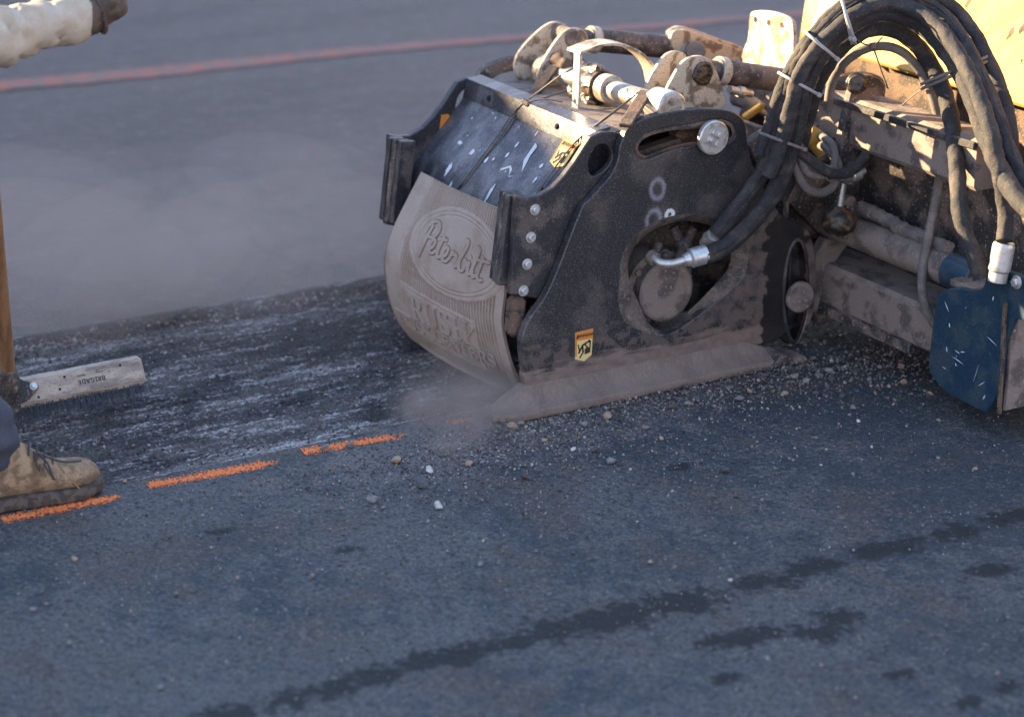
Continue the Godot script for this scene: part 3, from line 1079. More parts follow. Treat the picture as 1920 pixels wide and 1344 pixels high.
func loft(a: PackedVector2Array, za: float, b: PackedVector2Array, zb: float) -> ArrayMesh:
	var st := new_st()
	st.set_smooth_group(0)
	for i in a.size():
		var j := (i + 1) % a.size()
		quad(st, Vector3(a[i].x, a[i].y, za), Vector3(a[j].x, a[j].y, za), Vector3(b[j].x, b[j].y, zb), Vector3(b[i].x, b[i].y, zb))
		# lip turned back behind the plate so that the rim has thickness
		var c := a[i] + (a[i] - b[i]).normalized() * 0.01
		var d := a[j] + (a[j] - b[j]).normalized() * 0.01
		quad(st, Vector3(c.x, c.y, za), Vector3(d.x, d.y, za), Vector3(a[j].x, a[j].y, za), Vector3(a[i].x, a[i].y, za))
	return done(st)

func cap_disc(parent: Node3D, at: Vector3, r: float, m: Material, ring: Array, bolt_m: Material) -> void:
	var c := obj("pin_cap", lathe_on(at - Vector3(0, 0, 0.03), at + Vector3(0, 0, 1), [[0.0, r * 0.55], [0.022, r * 0.55], [0.022, r], [0.033, r], [0.036, r - 0.003]], 40), m, parent)
	var pts := []
	for e in ring:
		pts.append(at + Vector3(e[0], e[1], 0.006))
	bolts(c, pts, Vector3.BACK, bolt_m, 0.72)

func build_planer() -> void:
	planer = thing("cold_planer", "black skid loader cold planer with side plates, round pin caps and open motor port", "planer")
	var t := planer
	var face := StandardMaterial3D.new()
	face.resource_name = "side_plate_paint"
	face.albedo_texture = plate_tex()
	face.roughness = 0.38
	var outer := P2([0.4001, 0.7097, 0.4111, 0.7327, 0.4438, 0.753, 0.5018, 0.7647, 0.6029, 0.7671, 0.7063, 0.7563, 0.7681, 0.7372, 0.7959, 0.7044, 0.8017, 0.6547, 0.8149, 0.6008, 0.8581, 0.5196, 0.9205, 0.4344, 0.951, 0.4115, 0.9846, 0.4019, 1.0213, 0.3763, 1.0445, 0.3305, 1.0603, 0.2571, 1.0624, 0.161, 1.052, 0.0822])
	outer.append_array(P2([0.98, 0.09, 0.93, 0.05, 0.12, 0.05, 0.1, 0.1]))
	outer.append_array(P2([0.1051, 0.1105, 0.0952, 0.1755, 0.0968, 0.2201, 0.1226, 0.2677, 0.1662, 0.3093, 0.2048, 0.3813, 0.278, 0.5501, 0.2975, 0.5589, 0.3331, 0.5888, 0.3721, 0.6226, 0.3879, 0.6595, 0.3905, 0.6923]))
	outer = smooth_loop(outer, 2)
	var slot_a := smooth_loop(P2([0.4375, 0.6675, 0.4401, 0.696, 0.4696, 0.7183, 0.5281, 0.7255, 0.6214, 0.7257, 0.6987, 0.7309, 0.7462, 0.7163, 0.7614, 0.6894, 0.759, 0.6646, 0.7104, 0.6559, 0.6235, 0.667, 0.5587, 0.6635, 0.5083, 0.6525, 0.4682, 0.6432]), 2)
	var port_o := smooth_loop(P2([0.3996, 0.331, 0.4021, 0.3756, 0.4198, 0.4146, 0.4529, 0.4454, 0.5015, 0.4679, 0.5645, 0.4782, 0.6391, 0.4719, 0.7187, 0.4513, 0.7827, 0.4085, 0.8121, 0.3549, 0.8177, 0.3107, 0.8072, 0.2658, 0.7546, 0.2306, 0.676, 0.1861, 0.575, 0.1411, 0.5225, 0.1425, 0.4664, 0.1708, 0.4107, 0.208, 0.3958, 0.2713]), 1)
	var port_i := smooth_loop(P2([0.454, 0.3262, 0.4566, 0.359, 0.473, 0.3912, 0.5031, 0.4168, 0.5456, 0.4361, 0.5973, 0.4436, 0.6586, 0.4392, 0.7302, 0.4134, 0.7825, 0.3595, 0.799, 0.3104, 0.7808, 0.2712, 0.7286, 0.228, 0.6589, 0.177, 0.5805, 0.1357, 0.5454, 0.134, 0.5236, 0.1611, 0.5052, 0.203, 0.476, 0.2616, 0.4597, 0.2979]), 1)
	var slot_b := smooth_loop(P2([0.9748, 0.0472, 0.9523, 0.1154, 0.9434, 0.2124, 0.9503, 0.2901, 0.9661, 0.3377, 0.9891, 0.3561, 1.0123, 0.3401, 1.028, 0.2937, 1.0375, 0.2289, 1.0376, 0.133, 1.0224, 0.0712, 1.0019, 0.0327]), 2)
	var ur := Rect2(0, 0, 1.1, 0.9)
	obj("side_plate", plate(outer.duplicate(), [slot_a.duplicate(), port_o.duplicate(), slot_b.duplicate()], -0.088, -0.06, 0.003, ur), face, t).set_meta("label", "near black side plate speckled with stone dust")
	var rim := obj("port_rim", loft(port_o, -0.061, port_i, -0.108), M.dusty_black, t)
	rim.set_meta("label", "bevelled rim of the motor port")
	obj("slot_guide", loft(slot_b, -0.061, inset(slot_b, 0.006), -0.12), M.black_paint, t)
	obj("slot_guide", loft(slot_a, -0.061, inset(slot_a, 0.004), -0.11), M.rust_dirt, t)
	obj("side_plate", plate(outer.duplicate(), [slot_a.duplicate()], -0.885, -0.862, 0.003), M.dusty_black, t)
	# raised welded rib behind the slots and the back of the box
	obj("back_panel", bx(Vector3(0.62, 0.5, 0.012), 0.002), M.dusty_black, t, Transform3D(Basis(), Vector3(0.66, 0.35, -0.3)))
	obj("slot_block", bar(Vector3(0.4747, 0.6291, -0.13), Vector3(0.6228, 0.6513, -0.13), 0.05, 0.05, 0.006), M.rust_dirt, t)
	obj("slot_block", bar(Vector3(0.6187, 0.6533, -0.15), Vector3(0.7371, 0.6653, -0.15), 0.05, 0.07, 0.008), M.rust_dirt, t)
	obj("slot_bar", bar(Vector3(1.0291, 0.3379, -0.13), Vector3(1.0321, 0.0152, -0.13), 0.03, 0.045, 0.004, Vector3.RIGHT), M.black_paint, t)
	# inner housing plates with the S-shaped front and the lifting eye
	var inner := P2([0.0958, 0.5913, 0.1228, 0.5832, 0.1628, 0.5819, 0.2061, 0.5989, 0.2398, 0.626, 0.2687, 0.6566, 0.2976, 0.6931, 0.32, 0.7203, 0.3526, 0.7291, 0.3889, 0.726, 0.4189, 0.7151, 0.4213, 0.6016, 0.3764, 0.5051, 0.3282, 0.3937, 0.3331, 0.074, 0.215, 0.0957, 0.1728, 0.2095, 0.1773, 0.2957, 0.0783, 0.3269])
	var eye := smooth_loop(P2([0.34, 0.6962, 0.3647, 0.696, 0.3849, 0.6776, 0.3887, 0.651, 0.3709, 0.6287, 0.3414, 0.6123, 0.3232, 0.6148, 0.3131, 0.6364, 0.3144, 0.6607, 0.3239, 0.6811]), 2)
	obj("housing_plate", plate(inner.duplicate(), [eye.duplicate()], -0.112, -0.09, 0.003), M.black_paint, t)
	obj("housing_plate", plate(inner.duplicate(), [eye.duplicate()], -0.85, -0.828, 0.003), M.black_paint, t)
	# front gate guides: stacked flat bars at the front edge of both housing plates, with their bolts
	for side in [[-0.09, 1], [-0.85, -1]]:
		var g0 := Vector3(0.085, 0.345, 0)
		var g1 := Vector3(0.118, 0.585, 0)
		for k in 3:
			var zz: float = side[0] - 0.022 - k * 0.024 if side[1] > 0 else side[0] + 0.034 + k * 0.024
			var off := Vector3(-0.006 + 0.005 * k, 0, zz - 0.012 if side[1] > 0 else zz)
			obj("gate_guide", bar(g0 + off, g1 + off, 0.021, 0.05, 0.003, Vector3.RIGHT), M.black_paint if k != 1 else M.dusty_black, t)
	bolts(t, [Vector3(0.1517, 0.5475, -0.09), Vector3(0.1391, 0.474, -0.09), Vector3(0.1281, 0.4027, -0.09), Vector3(0.117, 0.3309, -0.09)], Vector3.BACK, M.zinc, 0.95)
	bolts(t, [Vector3(0.12, 0.558, -0.828), Vector3(0.112, 0.492, -0.828), Vector3(0.106, 0.425, -0.828), Vector3(0.099, 0.36, -0.828)], Vector3.BACK, M.zinc, 0.6)
	# moulded end of the gate below the near guide
	obj("gate_end", bx(Vector3(0.045, 0.11, 0.05), 0.012), M.rust_dirt, t, Transform3D(Basis(Vector3.BACK, -0.08), Vector3(0.1098, 0.2533, -0.12)))
	# skid shoes, swept along the travel direction
	for zo in [0.0, -0.95]:
		var s := 1.0 if zo == 0.0 else -1.0
		var nz := FastNoiseLite.new()
		nz.frequency = 14.0
		var prof := [Vector2(-0.09, 0.076), Vector2(-0.0575, 0.076), Vector2(-0.0565, 0.069), Vector2(-0.054, 0.061), Vector2(-0.046, 0.05), Vector2(-0.032, 0.038), Vector2(-0.016, 0.03), Vector2(-0.008, 0.027), Vector2(0.0, 0.024), Vector2(0.003, 0.02), Vector2(0.003, 0.004), Vector2(-0.001, 0.001), Vector2(-0.09, 0.001)]
		var xs := [0.0, 0.012, 0.03, 0.05, 0.07, 0.085, 0.1]
		for k in 40:
			xs.append(lerpf(0.12, 0.9, k / 39.0))
		xs.append_array([0.92, 0.94, 0.96])
		var shoe := sheet(prof.size() - 1, xs.size() - 1, func(u, v):
			var p: Vector2 = prof[int(round(u * (prof.size() - 1)))]
			var x: float = xs[int(round(v * (xs.size() - 1)))]
			var up := 1.0
			if x < 0.1:
				up = lerpf(0.22, 1.0, pow(x / 0.1, 1.8))
			if x > 0.8:
				up = lerpf(1.0, 0.04, ss(0.8, 0.95, x))
			var y := p.y if p.y < 0.025 else 0.024 + (p.y - 0.024) * up
			var tip := ss(0.05, 0.0, x)
			var z := lerpf(p.x, -0.045, tip * 0.55)
			var q := Vector3(x - 0.012 * tip * ss(-0.08, 0.0, p.x), y + (0.006 * tip if p.y < 0.01 else 0.0), z)
			if p.y > 0.02:
				q += Vector3(0, 0.002, 0.0015) * nz.get_noise_2d(x * 1.2, p.y * 20.0 + zo)
			if s < 0.0:
				q += Vector3(0.34, -0.03, 0)
			return Vector3(q.x, q.y, zo + q.z * s))
		obj("skid_shoe", shoe, M.tan_dust, t)
		# caked mud lumps on the nose of the shoe
		if zo == 0.0:
			obj("shoe_nose", blob([[Vector3(0.03, 0.012, zo - 0.06 * s), Vector3(0.012, 0.01, zo - 0.015 * s), 0.012, 0.009], [Vector3(0.03, 0.014, zo - 0.05 * s), Vector3(0.13, 0.034, zo - 0.045 * s), 0.012, 0.008]], 0.004, 0.01, func(p): return 0.004 * n_fine.get_noise_3dv(p * 1.2)), M.tan_dust, t)
	obj("shoe_heel", plate(P2([0.86, 0.004, 0.995, 0.004, 0.985, 0.02, 0.9, 0.045]), [], -0.06, 0.012, 0.003), M.dusty_black, t)
	# motor in the port
	var mc := Vector3(0.5905, 0.2433, -0.12)
	var motor := obj("drum_motor", lathe_on(mc - Vector3(0, 0, 0.12), mc + Vector3(0, 0, 1), [[0, 0.105], [0.08, 0.105], [0.085, 0.088], [0.118, 0.088], [0.122, 0.083], [0.124, 0.079]], 40), M.dusty_steel, t)
	var mb := []
	for k in 6:
		mb.append(mc + Vector3(cos(k * TAU / 6 + 0.4) * 0.096, sin(k * TAU / 6 + 0.4) * 0.096, -0.034))
	bolts(motor, mb, Vector3.BACK, M.dusty_black, 1.0)
	for e in [[Vector3(0.7007, 0.3944, -0.16), Vector3(0.6162, 0.3074, -0.13)], [Vector3(0.6396, 0.4085, -0.17), Vector3(0.6718, 0.3269, -0.14)], [Vector3(0.5933, 0.3694, -0.17), Vector3(0.5542, 0.278, -0.16)]]:
		obj("motor_pipe", lathe_on(e[0], e[1], [[0, 0.014], [0.04, 0.014], [0.042, 0.018], [0.07, 0.018], [0.072, 0.012], [0.1, 0.012]], 16), M.dusty_black, motor)
	# warning labels
	warning_label(t, "warning_label", Vector3(0.2883, 0.1562, -0.06), 0.056, 0.088, Basis())
	var lb := Basis(Vector3(0, 0, 1), Vector3(0.62, 0.78, 0).normalized(), Vector3(-0.78, 0.62, 0).normalized())
	warning_label(t, "warning_label", hood_at(0.14, 0.9) + Vector3(-0.78, 0.62, 0) * 0.004, 0.075, 0.085, lb)
	obj("torn_label", plate(smooth_loop(P2([-0.026, -0.02, 0.02, -0.022, 0.024, 0.012, 0.01, 0.016, 0.004, 0.024, -0.018, 0.024]), 0), [], 0, 0.001, 0.0003), M.label_orange, t, Transform3D(Basis(), Vector3(0.2834, 0.6062, -0.828)))
	obj("torn_label_core", plate(smooth_loop(P2([-0.009, -0.008, 0.012, -0.007, 0.014, 0.008, 0.0, 0.006, -0.007, 0.004]), 1), [], 0.001, 0.0016, 0.0002), M.label_yellow, t, Transform3D(Basis(), Vector3(0.2869, 0.6058, -0.828)))
	# drum hood between the plates
	obj("drum_hood", sheet(20, 60, func(u, v): return hood_at(u, v)), M.hood_paint, t)
	# leftover torn sticker on the hood and scrape marks
	var scr := [[0.62, 0.40, 0.035, 0.07, 1], [0.58, 0.33, 0.03, 0.05, 2], [0.68, 0.55, 0.012, 0.05, 3], [0.4, 0.6, 0.01, 0.06, 4], [0.32, 0.52, 0.008, 0.07, 5], [0.75, 0.62, 0.016, 0.04, 6], [0.5, 0.45, 0.008, 0.09, 7], [0.7, 0.48, 0.012, 0.03, 8], [0.56, 0.72, 0.012, 0.02, 9], [0.46, 0.78, 0.01, 0.02, 10], [0.22, 0.8, 0.012, 0.018, 11], [0.8, 0.74, 0.02, 0.012, 12]]
	for s in scr:
		var n := FastNoiseLite.new()
		n.seed = s[4]
		n.frequency = 1.1
		obj("scrape_glint_mark", patch_on_hood(s[0], s[1], s[2], s[3], n), M.scratch_glint_white if s[4] != 5 and s[4] != 7 else M.dusty_steel, t)
	for e in [[P3([0.2374, 0.5677, -0.4253, 0.2517, 0.5822, -0.3939, 0.2446, 0.5755, -0.3755, 0.2126, 0.5406, -0.3632, 0.1825, 0.4998, -0.363, 0.1738, 0.4853, -0.3834, 0.1836, 0.5015, -0.4101, 0.1981, 0.5247, -0.4]), "label_white"], [P3([0.231, 0.5608, -0.3691, 0.2397, 0.5692, -0.3286, 0.2111, 0.5388, -0.3163, 0.1884, 0.5104, -0.3289, 0.181, 0.4983, -0.3515, 0.2036, 0.5301, -0.356]), "label_white"], [P3([0.1738, 0.4853, -0.3834, 0.1763, 0.4906, -0.343, 0.1676, 0.4747, -0.3393, 0.1668, 0.4744, -0.3768]), "label_white"], [P3([0.2256, 0.5548, -0.4676, 0.2263, 0.5549, -0.4476, 0.1969, 0.5235, -0.4432, 0.1807, 0.4981, -0.4691, 0.1875, 0.5079, -0.4752]), "dusty_steel"], [P3([0.2515, 0.582, -0.6074, 0.2467, 0.5768, -0.5923, 0.2103, 0.5386, -0.6045, 0.2101, 0.538, -0.6201]), "scratch_glint_white"], [P3([0.3111, 0.6446, -0.3631, 0.3066, 0.639, -0.3437, 0.2873, 0.6182, -0.3478, 0.2628, 0.5947, -0.3341, 0.2487, 0.5797, -0.3299, 0.2715, 0.6029, -0.3581]), "scratch_glint_white"], [P3([0.198, 0.5243, -0.5409, 0.2078, 0.5355, -0.5401, 0.19, 0.5136, -0.5389]), "scratch_glint_white"]]:
		var st := new_st()
		var c := Vector3.ZERO
		for p in e[0]:
			c += p
		c /= e[0].size()
		for k in e[0].size():
			tri(st, c, e[0][k], e[0][(k + 1) % e[0].size()])
		obj("torn_sticker" if e[1] == "label_white" else "scrape_glint_mark", done(st), M[e[1]], t)
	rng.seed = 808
	for k in 26:  # small pale flecks, denser toward the hood top: glints painted among the scrapes
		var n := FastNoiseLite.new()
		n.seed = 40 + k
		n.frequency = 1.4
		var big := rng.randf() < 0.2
		obj("scrape_glint_mark", patch_on_hood(rng.randf_range(0.05, 0.95), 1.0 - 0.5 * pow(rng.randf(), 1.3) - 0.01, rng.randf_range(0.002, 0.006) * (1.6 if big else 1.0), rng.randf_range(0.004, 0.012) * (2.5 if big else 1.0), n), M.scratch_glint_white if k % 4 else M.dusty_steel, t)
	# front lip angle, deck
	var lz0 := -0.828
	var lz1 := -0.112
	obj("deck_lip", plate(P2([0.335, 0.675, 0.343, 0.675, 0.356, 0.72, 0.395, 0.727, 0.395, 0.735, 0.35, 0.728]), [], lz0, lz1, 0.0015), M.hood_paint, t)
	bolts(t, [Vector3(0.343, 0.7, -0.68), Vector3(0.343, 0.7, -0.3)], Vector3(-1, 0.2, 0), M.dark_void, 0.6, "lip_hole")
	obj("deck", plate(P2([0.39, 0.722, 0.75, 0.7, 0.8, 0.66, 0.8, 0.65, 0.745, 0.69, 0.39, 0.712]), [], lz0 + 0.001, lz1 - 0.001, 0.001), M.dusty_steel, t)
	obj("deck_rear", plate(P2([0.79, 0.66, 0.8, 0.66, 0.9, 0.3, 0.89, 0.3]), [], lz0 + 0.001, lz1 - 0.001, 0.001), M.dusty_black, t)
	obj("hood_flange", plate(P2([0.27, 0.52, 0.46, 0.52, 0.46, 0.705, 0.36, 0.705, 0.32, 0.66, 0.27, 0.6]), [], -0.165, -0.155, 0.001), M.hood_paint, t)
	build_linkage(t)

func hood_at(u: float, v: float) -> Vector3:
	# u across from the near plate to the far one, v from the front bottom up to the lip
	var prof := P2([0.2, 0.06, 0.15, 0.16, 0.128, 0.27, 0.13, 0.37, 0.15, 0.445, 0.195, 0.52, 0.255, 0.585, 0.305, 0.635, 0.338, 0.676])
	var f := v * (prof.size() - 1)
	var i := mini(int(f), prof.size() - 2)
	var p := prof[i].cubic_interpolate(prof[i + 1], prof[max(i - 1, 0)], prof[min(i + 2, prof.size() - 1)], f - i)
	return Vector3(p.x, p.y, lerpf(-0.112, -0.828, u))

func patch_on_hood(u: float, v: float, w: float, h: float, n: FastNoiseLite) -> ArrayMesh:
	var st := new_st()
	var ring := []
	for k in 28:
		var a := TAU * k / 28
		var r := 0.75 + 0.5 * n.get_noise_2d(cos(a) * 2.2, sin(a) * 2.2)
		ring.append(hood_at(u + w * r * cos(a), v + h * r * sin(a)) + Vector3(-0.0012, 0.001, 0))
	var c := hood_at(u, v) + Vector3(-0.0012, 0.001, 0)
	for k in 28:
		tri(st, c, ring[k], ring[(k + 1) % 28])
	return done(st)

# Orange-and-yellow warning label with its pictogram; local x right, y up, z out.
func warning_label(parent: Node3D, called: String, at: Vector3, w: float, h: float, b: Basis) -> void:
	var l := obj(called, plate(P2([-w / 2, -h / 2 + 0.01, 0, -h / 2, w / 2 - 0.004, -h / 2 + 0.014, w / 2, h / 2, -w / 2, h / 2 - 0.002]), [], 0, 0.0012, 0.0002), M.label_yellow, parent, Transform3D(b, at))
	obj("label_band", plate(P2([-w / 2, h * 0.2, w / 2 - 0.001, h * 0.2, w / 2, h / 2, -w / 2, h / 2 - 0.002]), [], 0.0012, 0.0018, 0.0002), M.label_orange, l)
	obj("label_border", plate(P2([-w / 2, -h * 0.3, -w / 2 + 0.005, -h * 0.3, -w / 2 + 0.005, h * 0.2, -w / 2, h * 0.2]), [], 0.0012, 0.0017, 0.0001), M.label_orange, l)
	obj("label_lettering", text_mesh("WARNING", w * 0.2, 0.0008), M.print_black, l, Transform3D(Basis(), Vector3(0.004, h * 0.34, 0.0022)))
	var st := new_st()
	plate(P2([-w * 0.46, h * 0.27, -w * 0.32, h * 0.27, -w * 0.39, h * 0.41]), [], 0.0018, 0.0024, 0.0001, Rect2(0, 0, 1, 1), st)
	# figure caught by a rotor
	for s in [[-0.3, -0.2, -0.1, 0.02, 0.03], [-0.1, 0.02, 0.16, 0.1, 0.03], [-0.1, 0.02, -0.06, -0.2, 0.028], [-0.06, -0.2, -0.24, -0.36, 0.024], [0.02, 0.05, 0.2, -0.08, 0.022], [0.05, -0.25, 0.3, -0.22, 0.03], [0.3, -0.22, 0.34, 0.12, 0.022], [-0.34, 0.06, -0.26, -0.16, 0.02]]:
		var p := Vector2(s[0] * w, s[1] * h)
		var q := Vector2(s[2] * w, s[3] * h)
		var d: Vector2 = (q - p).normalized() * s[4] * w * 1.6
		var e := Vector2(-d.y, d.x)
		plate(PackedVector2Array([p - d * 0.6 + e, p - d * 0.6 - e, q + d * 0.6 - e, q + d * 0.6 + e]), [], 0.0013, 0.002, 0.0001, Rect2(0, 0, 1, 1), st)
	for c in [[0.18, -0.16, 0.16], [0.27, 0.12, 0.075]]:
		var ring := PackedVector2Array()
		for k in 16:
			ring.append(Vector2(c[0] * w + cos(k * TAU / 16) * c[2] * w, c[1] * h + sin(k * TAU / 16) * c[2] * w))
		plate(ring, [], 0.0013, 0.0021, 0.0001, Rect2(0, 0, 1, 1), st)
	obj("label_pictogram", done(st), M.print_black, l)

func link_plate(parent: Node3D, called: String, z: float, th: float, pts: PackedVector2Array, holes: Array, m: Material) -> MeshInstance3D:
	return obj(called, plate(smooth_loop(pts, 2), holes, z - th, z, 0.003), m, parent)

func build_linkage(t: Node3D) -> void:
	# cross tube on the deck with collars and grease
	var a := Vector3(0.56, 0.7482, -0.7592)
	var b := Vector3(0.56, 0.7735, -0.0671)
	obj("cross_tube", rod(a, b, 0.028, 28), M.bare_steel, t)
	var tube_at := func(k: float) -> Vector3: return a.lerp(b, k)
	for c in [[0.02, 0.1, 0.045, "cream_paint"], [0.36, 0.5, 0.046, "grease"], [0.5, 0.57, 0.04, "cream_paint"], [0.88, 1.0, 0.045, "bare_steel"]]:
		obj("tube_collar", rod(tube_at.call(c[0]), tube_at.call(c[1]), c[2], 28, 0.005), M[c[3]], t)
	obj("grease_lump", blob([[tube_at.call(0.33) + Vector3(0, 0.03, 0), tube_at.call(0.45) + Vector3(0, 0.035, 0), 0.022, 0.026], [tube_at.call(0.34) - Vector3(0.02, 0.03, 0), tube_at.call(0.46) - Vector3(0.02, 0.045, 0), 0.03, 0.03]], 0.006, 0.02, func(p): return 0.012 * n_mid.get_noise_3dv(p * 4.0)), M.grease, t)
	obj("grease_lump", blob([[tube_at.call(0.04) + Vector3(0.01, 0.035, 0.02), tube_at.call(0.2) + Vector3(0, 0.03, 0), 0.022, 0.018]], 0.006, 0.02, func(p): return 0.012 * n_mid.get_noise_3dv(p * 4.0)), M.rust_dirt, t)
	# gussets from the tube down to the lip
	obj("gusset", bar(Vector3(0.54, 0.7761, -0.6493), Vector3(0.4, 0.69, -0.5798), 0.035, 0.012, 0.002), M.rust_dirt, t)
	obj("gusset", bar(Vector3(0.54, 0.8002, -0.167), Vector3(0.4, 0.7489, -0.0508), 0.035, 0.012, 0.002), M.rust_dirt, t)
	# paired lift links
	var zf := -0.74
	var zn := -0.27
	var pin_f := Vector3(0.6255, 0.8423, -0.74)
	var pin_n := Vector3(0.7783, 0.8079, -0.27)
	for e in [[-0.775, P2([0.4778, 0.7745, 0.5151, 0.8222, 0.5865, 0.8729, 0.6243, 0.877, 0.657, 0.8644, 0.6645, 0.8416, 0.6357, 0.813, 0.5818, 0.7586, 0.5604, 0.7102, 0.5244, 0.6984, 0.4849, 0.7265])], [-0.695, P2([0.5049, 0.7322, 0.5312, 0.7885, 0.5877, 0.8572, 0.6234, 0.8723, 0.6649, 0.8651, 0.6834, 0.8382, 0.6748, 0.8047, 0.6245, 0.7786, 0.5672, 0.7487, 0.5496, 0.7036, 0.5139, 0.6998])]]:
		link_plate(t, "lift_link", e[0], 0.016, e[1], [], M.cream_paint)
	for e in [[-0.33, P2([0.6349, 0.7294, 0.6461, 0.7733, 0.69, 0.8359, 0.7194, 0.8582, 0.7547, 0.859, 0.782, 0.8426, 0.7757, 0.8162, 0.7347, 0.7633, 0.6978, 0.6887, 0.6537, 0.6818])], [-0.25, P2([0.6238, 0.7099, 0.652, 0.7588, 0.702, 0.8394, 0.7364, 0.8594, 0.7841, 0.8573, 0.8135, 0.8333, 0.8366, 0.7903, 0.8608, 0.7272, 0.8585, 0.697, 0.7515, 0.6795, 0.6454, 0.6878])]]:
		link_plate(t, "lift_link", e[0], 0.016, e[1], [], M.cream_paint)
	obj("link_pin", rod(pin_f + Vector3(0, 0, -0.06), pin_f + Vector3(0, 0, 0.05), 0.026, 24, 0.004), M.dusty_steel, t)
	obj("link_pin", rod(pin_n + Vector3(0, 0, -0.09), pin_n + Vector3(0, 0, 0.03), 0.024, 24, 0.004), M.grease, t)
	obj("grease_ring", tube(spline(circle_pts(pin_n + Vector3(0, 0, 0.022), 0.026), 0.01), 0.008, 8, null, false, 0.006), M.grease, t)
	# hydraulic cylinders behind the links
	for c in [[Vector3(0.6715, 0.8291, -0.735), Vector3(1.0573, 0.7575, -0.735), 0.036], [Vector3(0.8187, 0.8071, -0.29), Vector3(1.0968, 0.7429, -0.29), 0.037]]:
		var cyl := obj("lift_cylinder", lathe_on(c[0], c[1], [[0, 0.028], [0.03, 0.028], [0.032, c[2]], [0.05, c[2]], [0.052, c[2] * 0.95], [c[0].distance_to(c[1]), c[2] * 0.95]], 28), M.dusty_black, t)
		var dd: Vector3 = (c[1] - c[0]).normalized()
		obj("cylinder_gland", rod(c[0] + dd * 0.035, c[0] + dd * 0.065, c[2] * 1.12, 28, 0.004), M.cream_paint, cyl)
	# small ports under the near cylinder
	obj("cylinder_port", lathe_on(Vector3(0.8635, 0.7546, -0.24), Vector3(0.9965, 0.7181, -0.24), [[0, 0.012], [0.03, 0.012], [0.031, 0.016], [0.05, 0.016], [0.052, 0.011], [0.08, 0.01]], 14), M.bare_steel, t)
	obj("port_pipe", tube(spline(ZLp_port()), 0.008, 10), M.hose_rubber, t)
	# bent guard strap over the tube
	var w := Vector3(0, 0, 0.075)
	var path := P3([0.5, 0.868, -0.5069, 0.5, 0.8857, -0.467])
	var s0 := Vector3(0.4512, 0.8814, -0.42)
	var arc := PackedVector3Array([s0, s0 + Vector3(0.05, 0.012, 0), s0 + Vector3(0.1, 0.014, 0), s0 + Vector3(0.16, 0.0, 0), s0 + Vector3(0.21, -0.03, 0), s0 + Vector3(0.245, -0.07, 0), s0 + Vector3(0.26, -0.12, 0)])
	arc = spline(arc, 0.015)
	var outl := PackedVector2Array()
	for p in arc:
		outl.append(Vector2(p.x, p.y))
	for k in range(arc.size() - 1, -1, -1):
		outl.append(Vector2(arc[k].x - 0.003, arc[k].y - 0.007))
	obj("guard_strap", plate(outl, [], -0.43, -0.36, 0.001), M.cream_paint, t)
	var top := Vector3(0.4666, 0.8687, -0.4)
	var bot := Vector3(0.4616, 0.7157, -0.4)
	var bm := bar(bot, top, 0.034, 0.008, 0.0015, Vector3.RIGHT)
	var sb := obj("strap_post", bm, M.zinc, t)
	obj("post_hole", rod(bot.lerp(top, 0.14) + Vector3(-0.0042, 0, 0), bot.lerp(top, 0.14) + Vector3(-0.0046, 0, 0), 0.006, 12), M.dark_void, sb)
	# clevis arm and the drilled bracket plate behind the far cylinder
	link_plate(t, "clevis_arm", -0.70, 0.02, P2([0.9712, 0.805, 0.9782, 0.8235, 1.0122, 0.8297, 1.0703, 0.8111, 1.1393, 0.7782, 1.2189, 0.7504, 1.2903, 0.7067, 1.3338, 0.6389, 1.2122, 0.6772, 1.1132, 0.6995, 1.0253, 0.7252, 0.9802, 0.7591]), [], M.cream_paint)
	link_plate(t, "clevis_arm", -0.78, 0.02, P2([1.0129, 0.7962, 1.0239, 0.8129, 1.0583, 0.8208, 1.1172, 0.802, 1.1951, 0.7679, 1.2758, 0.7398, 1.3484, 0.6922, 1.3929, 0.6165, 1.2691, 0.6638, 1.1686, 0.6881, 1.0696, 0.7152]), [], M.cream_paint)
	obj("clevis_pin", rod(Vector3(1.1314, 0.7313, -0.8), Vector3(1.0352, 0.7672, -0.66), 0.03, 24, 0.004), M.dusty_steel, t)
	var bp := P2([-0.5576, 0.7148, -0.5275, 0.7955, -0.5079, 0.8244, -0.5071, 0.8936, -0.4923, 0.9102, -0.399, 0.9243, -0.3119, 0.9207, -0.2905, 0.9046, -0.2855, 0.806, -0.2573, 0.7344, -0.4078, 0.6807])
	var br := Basis(Vector3(0, 0, 1), Vector3(0.35, 0.94, 0).normalized(), Vector3(-0.94, 0.35, 0).normalized())
	var hs := []
	for c in P2([-0.4747, 0.8851, -0.4093, 0.887, -0.3452, 0.8905]):
		var ring := PackedVector2Array()
		for k in 10:
			ring.append(c + Vector2(cos(k * TAU / 10), sin(k * TAU / 10)) * 0.008)
		hs.append(ring)
	obj("bracket_plate", plate(smooth_loop(bp, 2), hs, -0.006, 0.006, 0.002), M.cream_paint, t, Transform3D(Basis(Vector3(0, 0, 1), Vector3(0, 1, 0), Vector3(-1, 0, 0)), Vector3(1.12, 0, 0)))

func ZLp_port() -> PackedVector3Array:
	return P3([0.9965, 0.7181, -0.24, 1.0183, 0.7248, -0.24, 1.0452, 0.7043, -0.25, 1.0486, 0.6704, -0.27, 1.0402, 0.6386, -0.3])

func circle_pts(c: Vector3, r: float, n := 14) -> PackedVector3Array:
	var p := PackedVector3Array()
	for k in n + 1:
		p.append(c + Vector3(cos(k * TAU / n), sin(k * TAU / n), 0) * r)
	return p

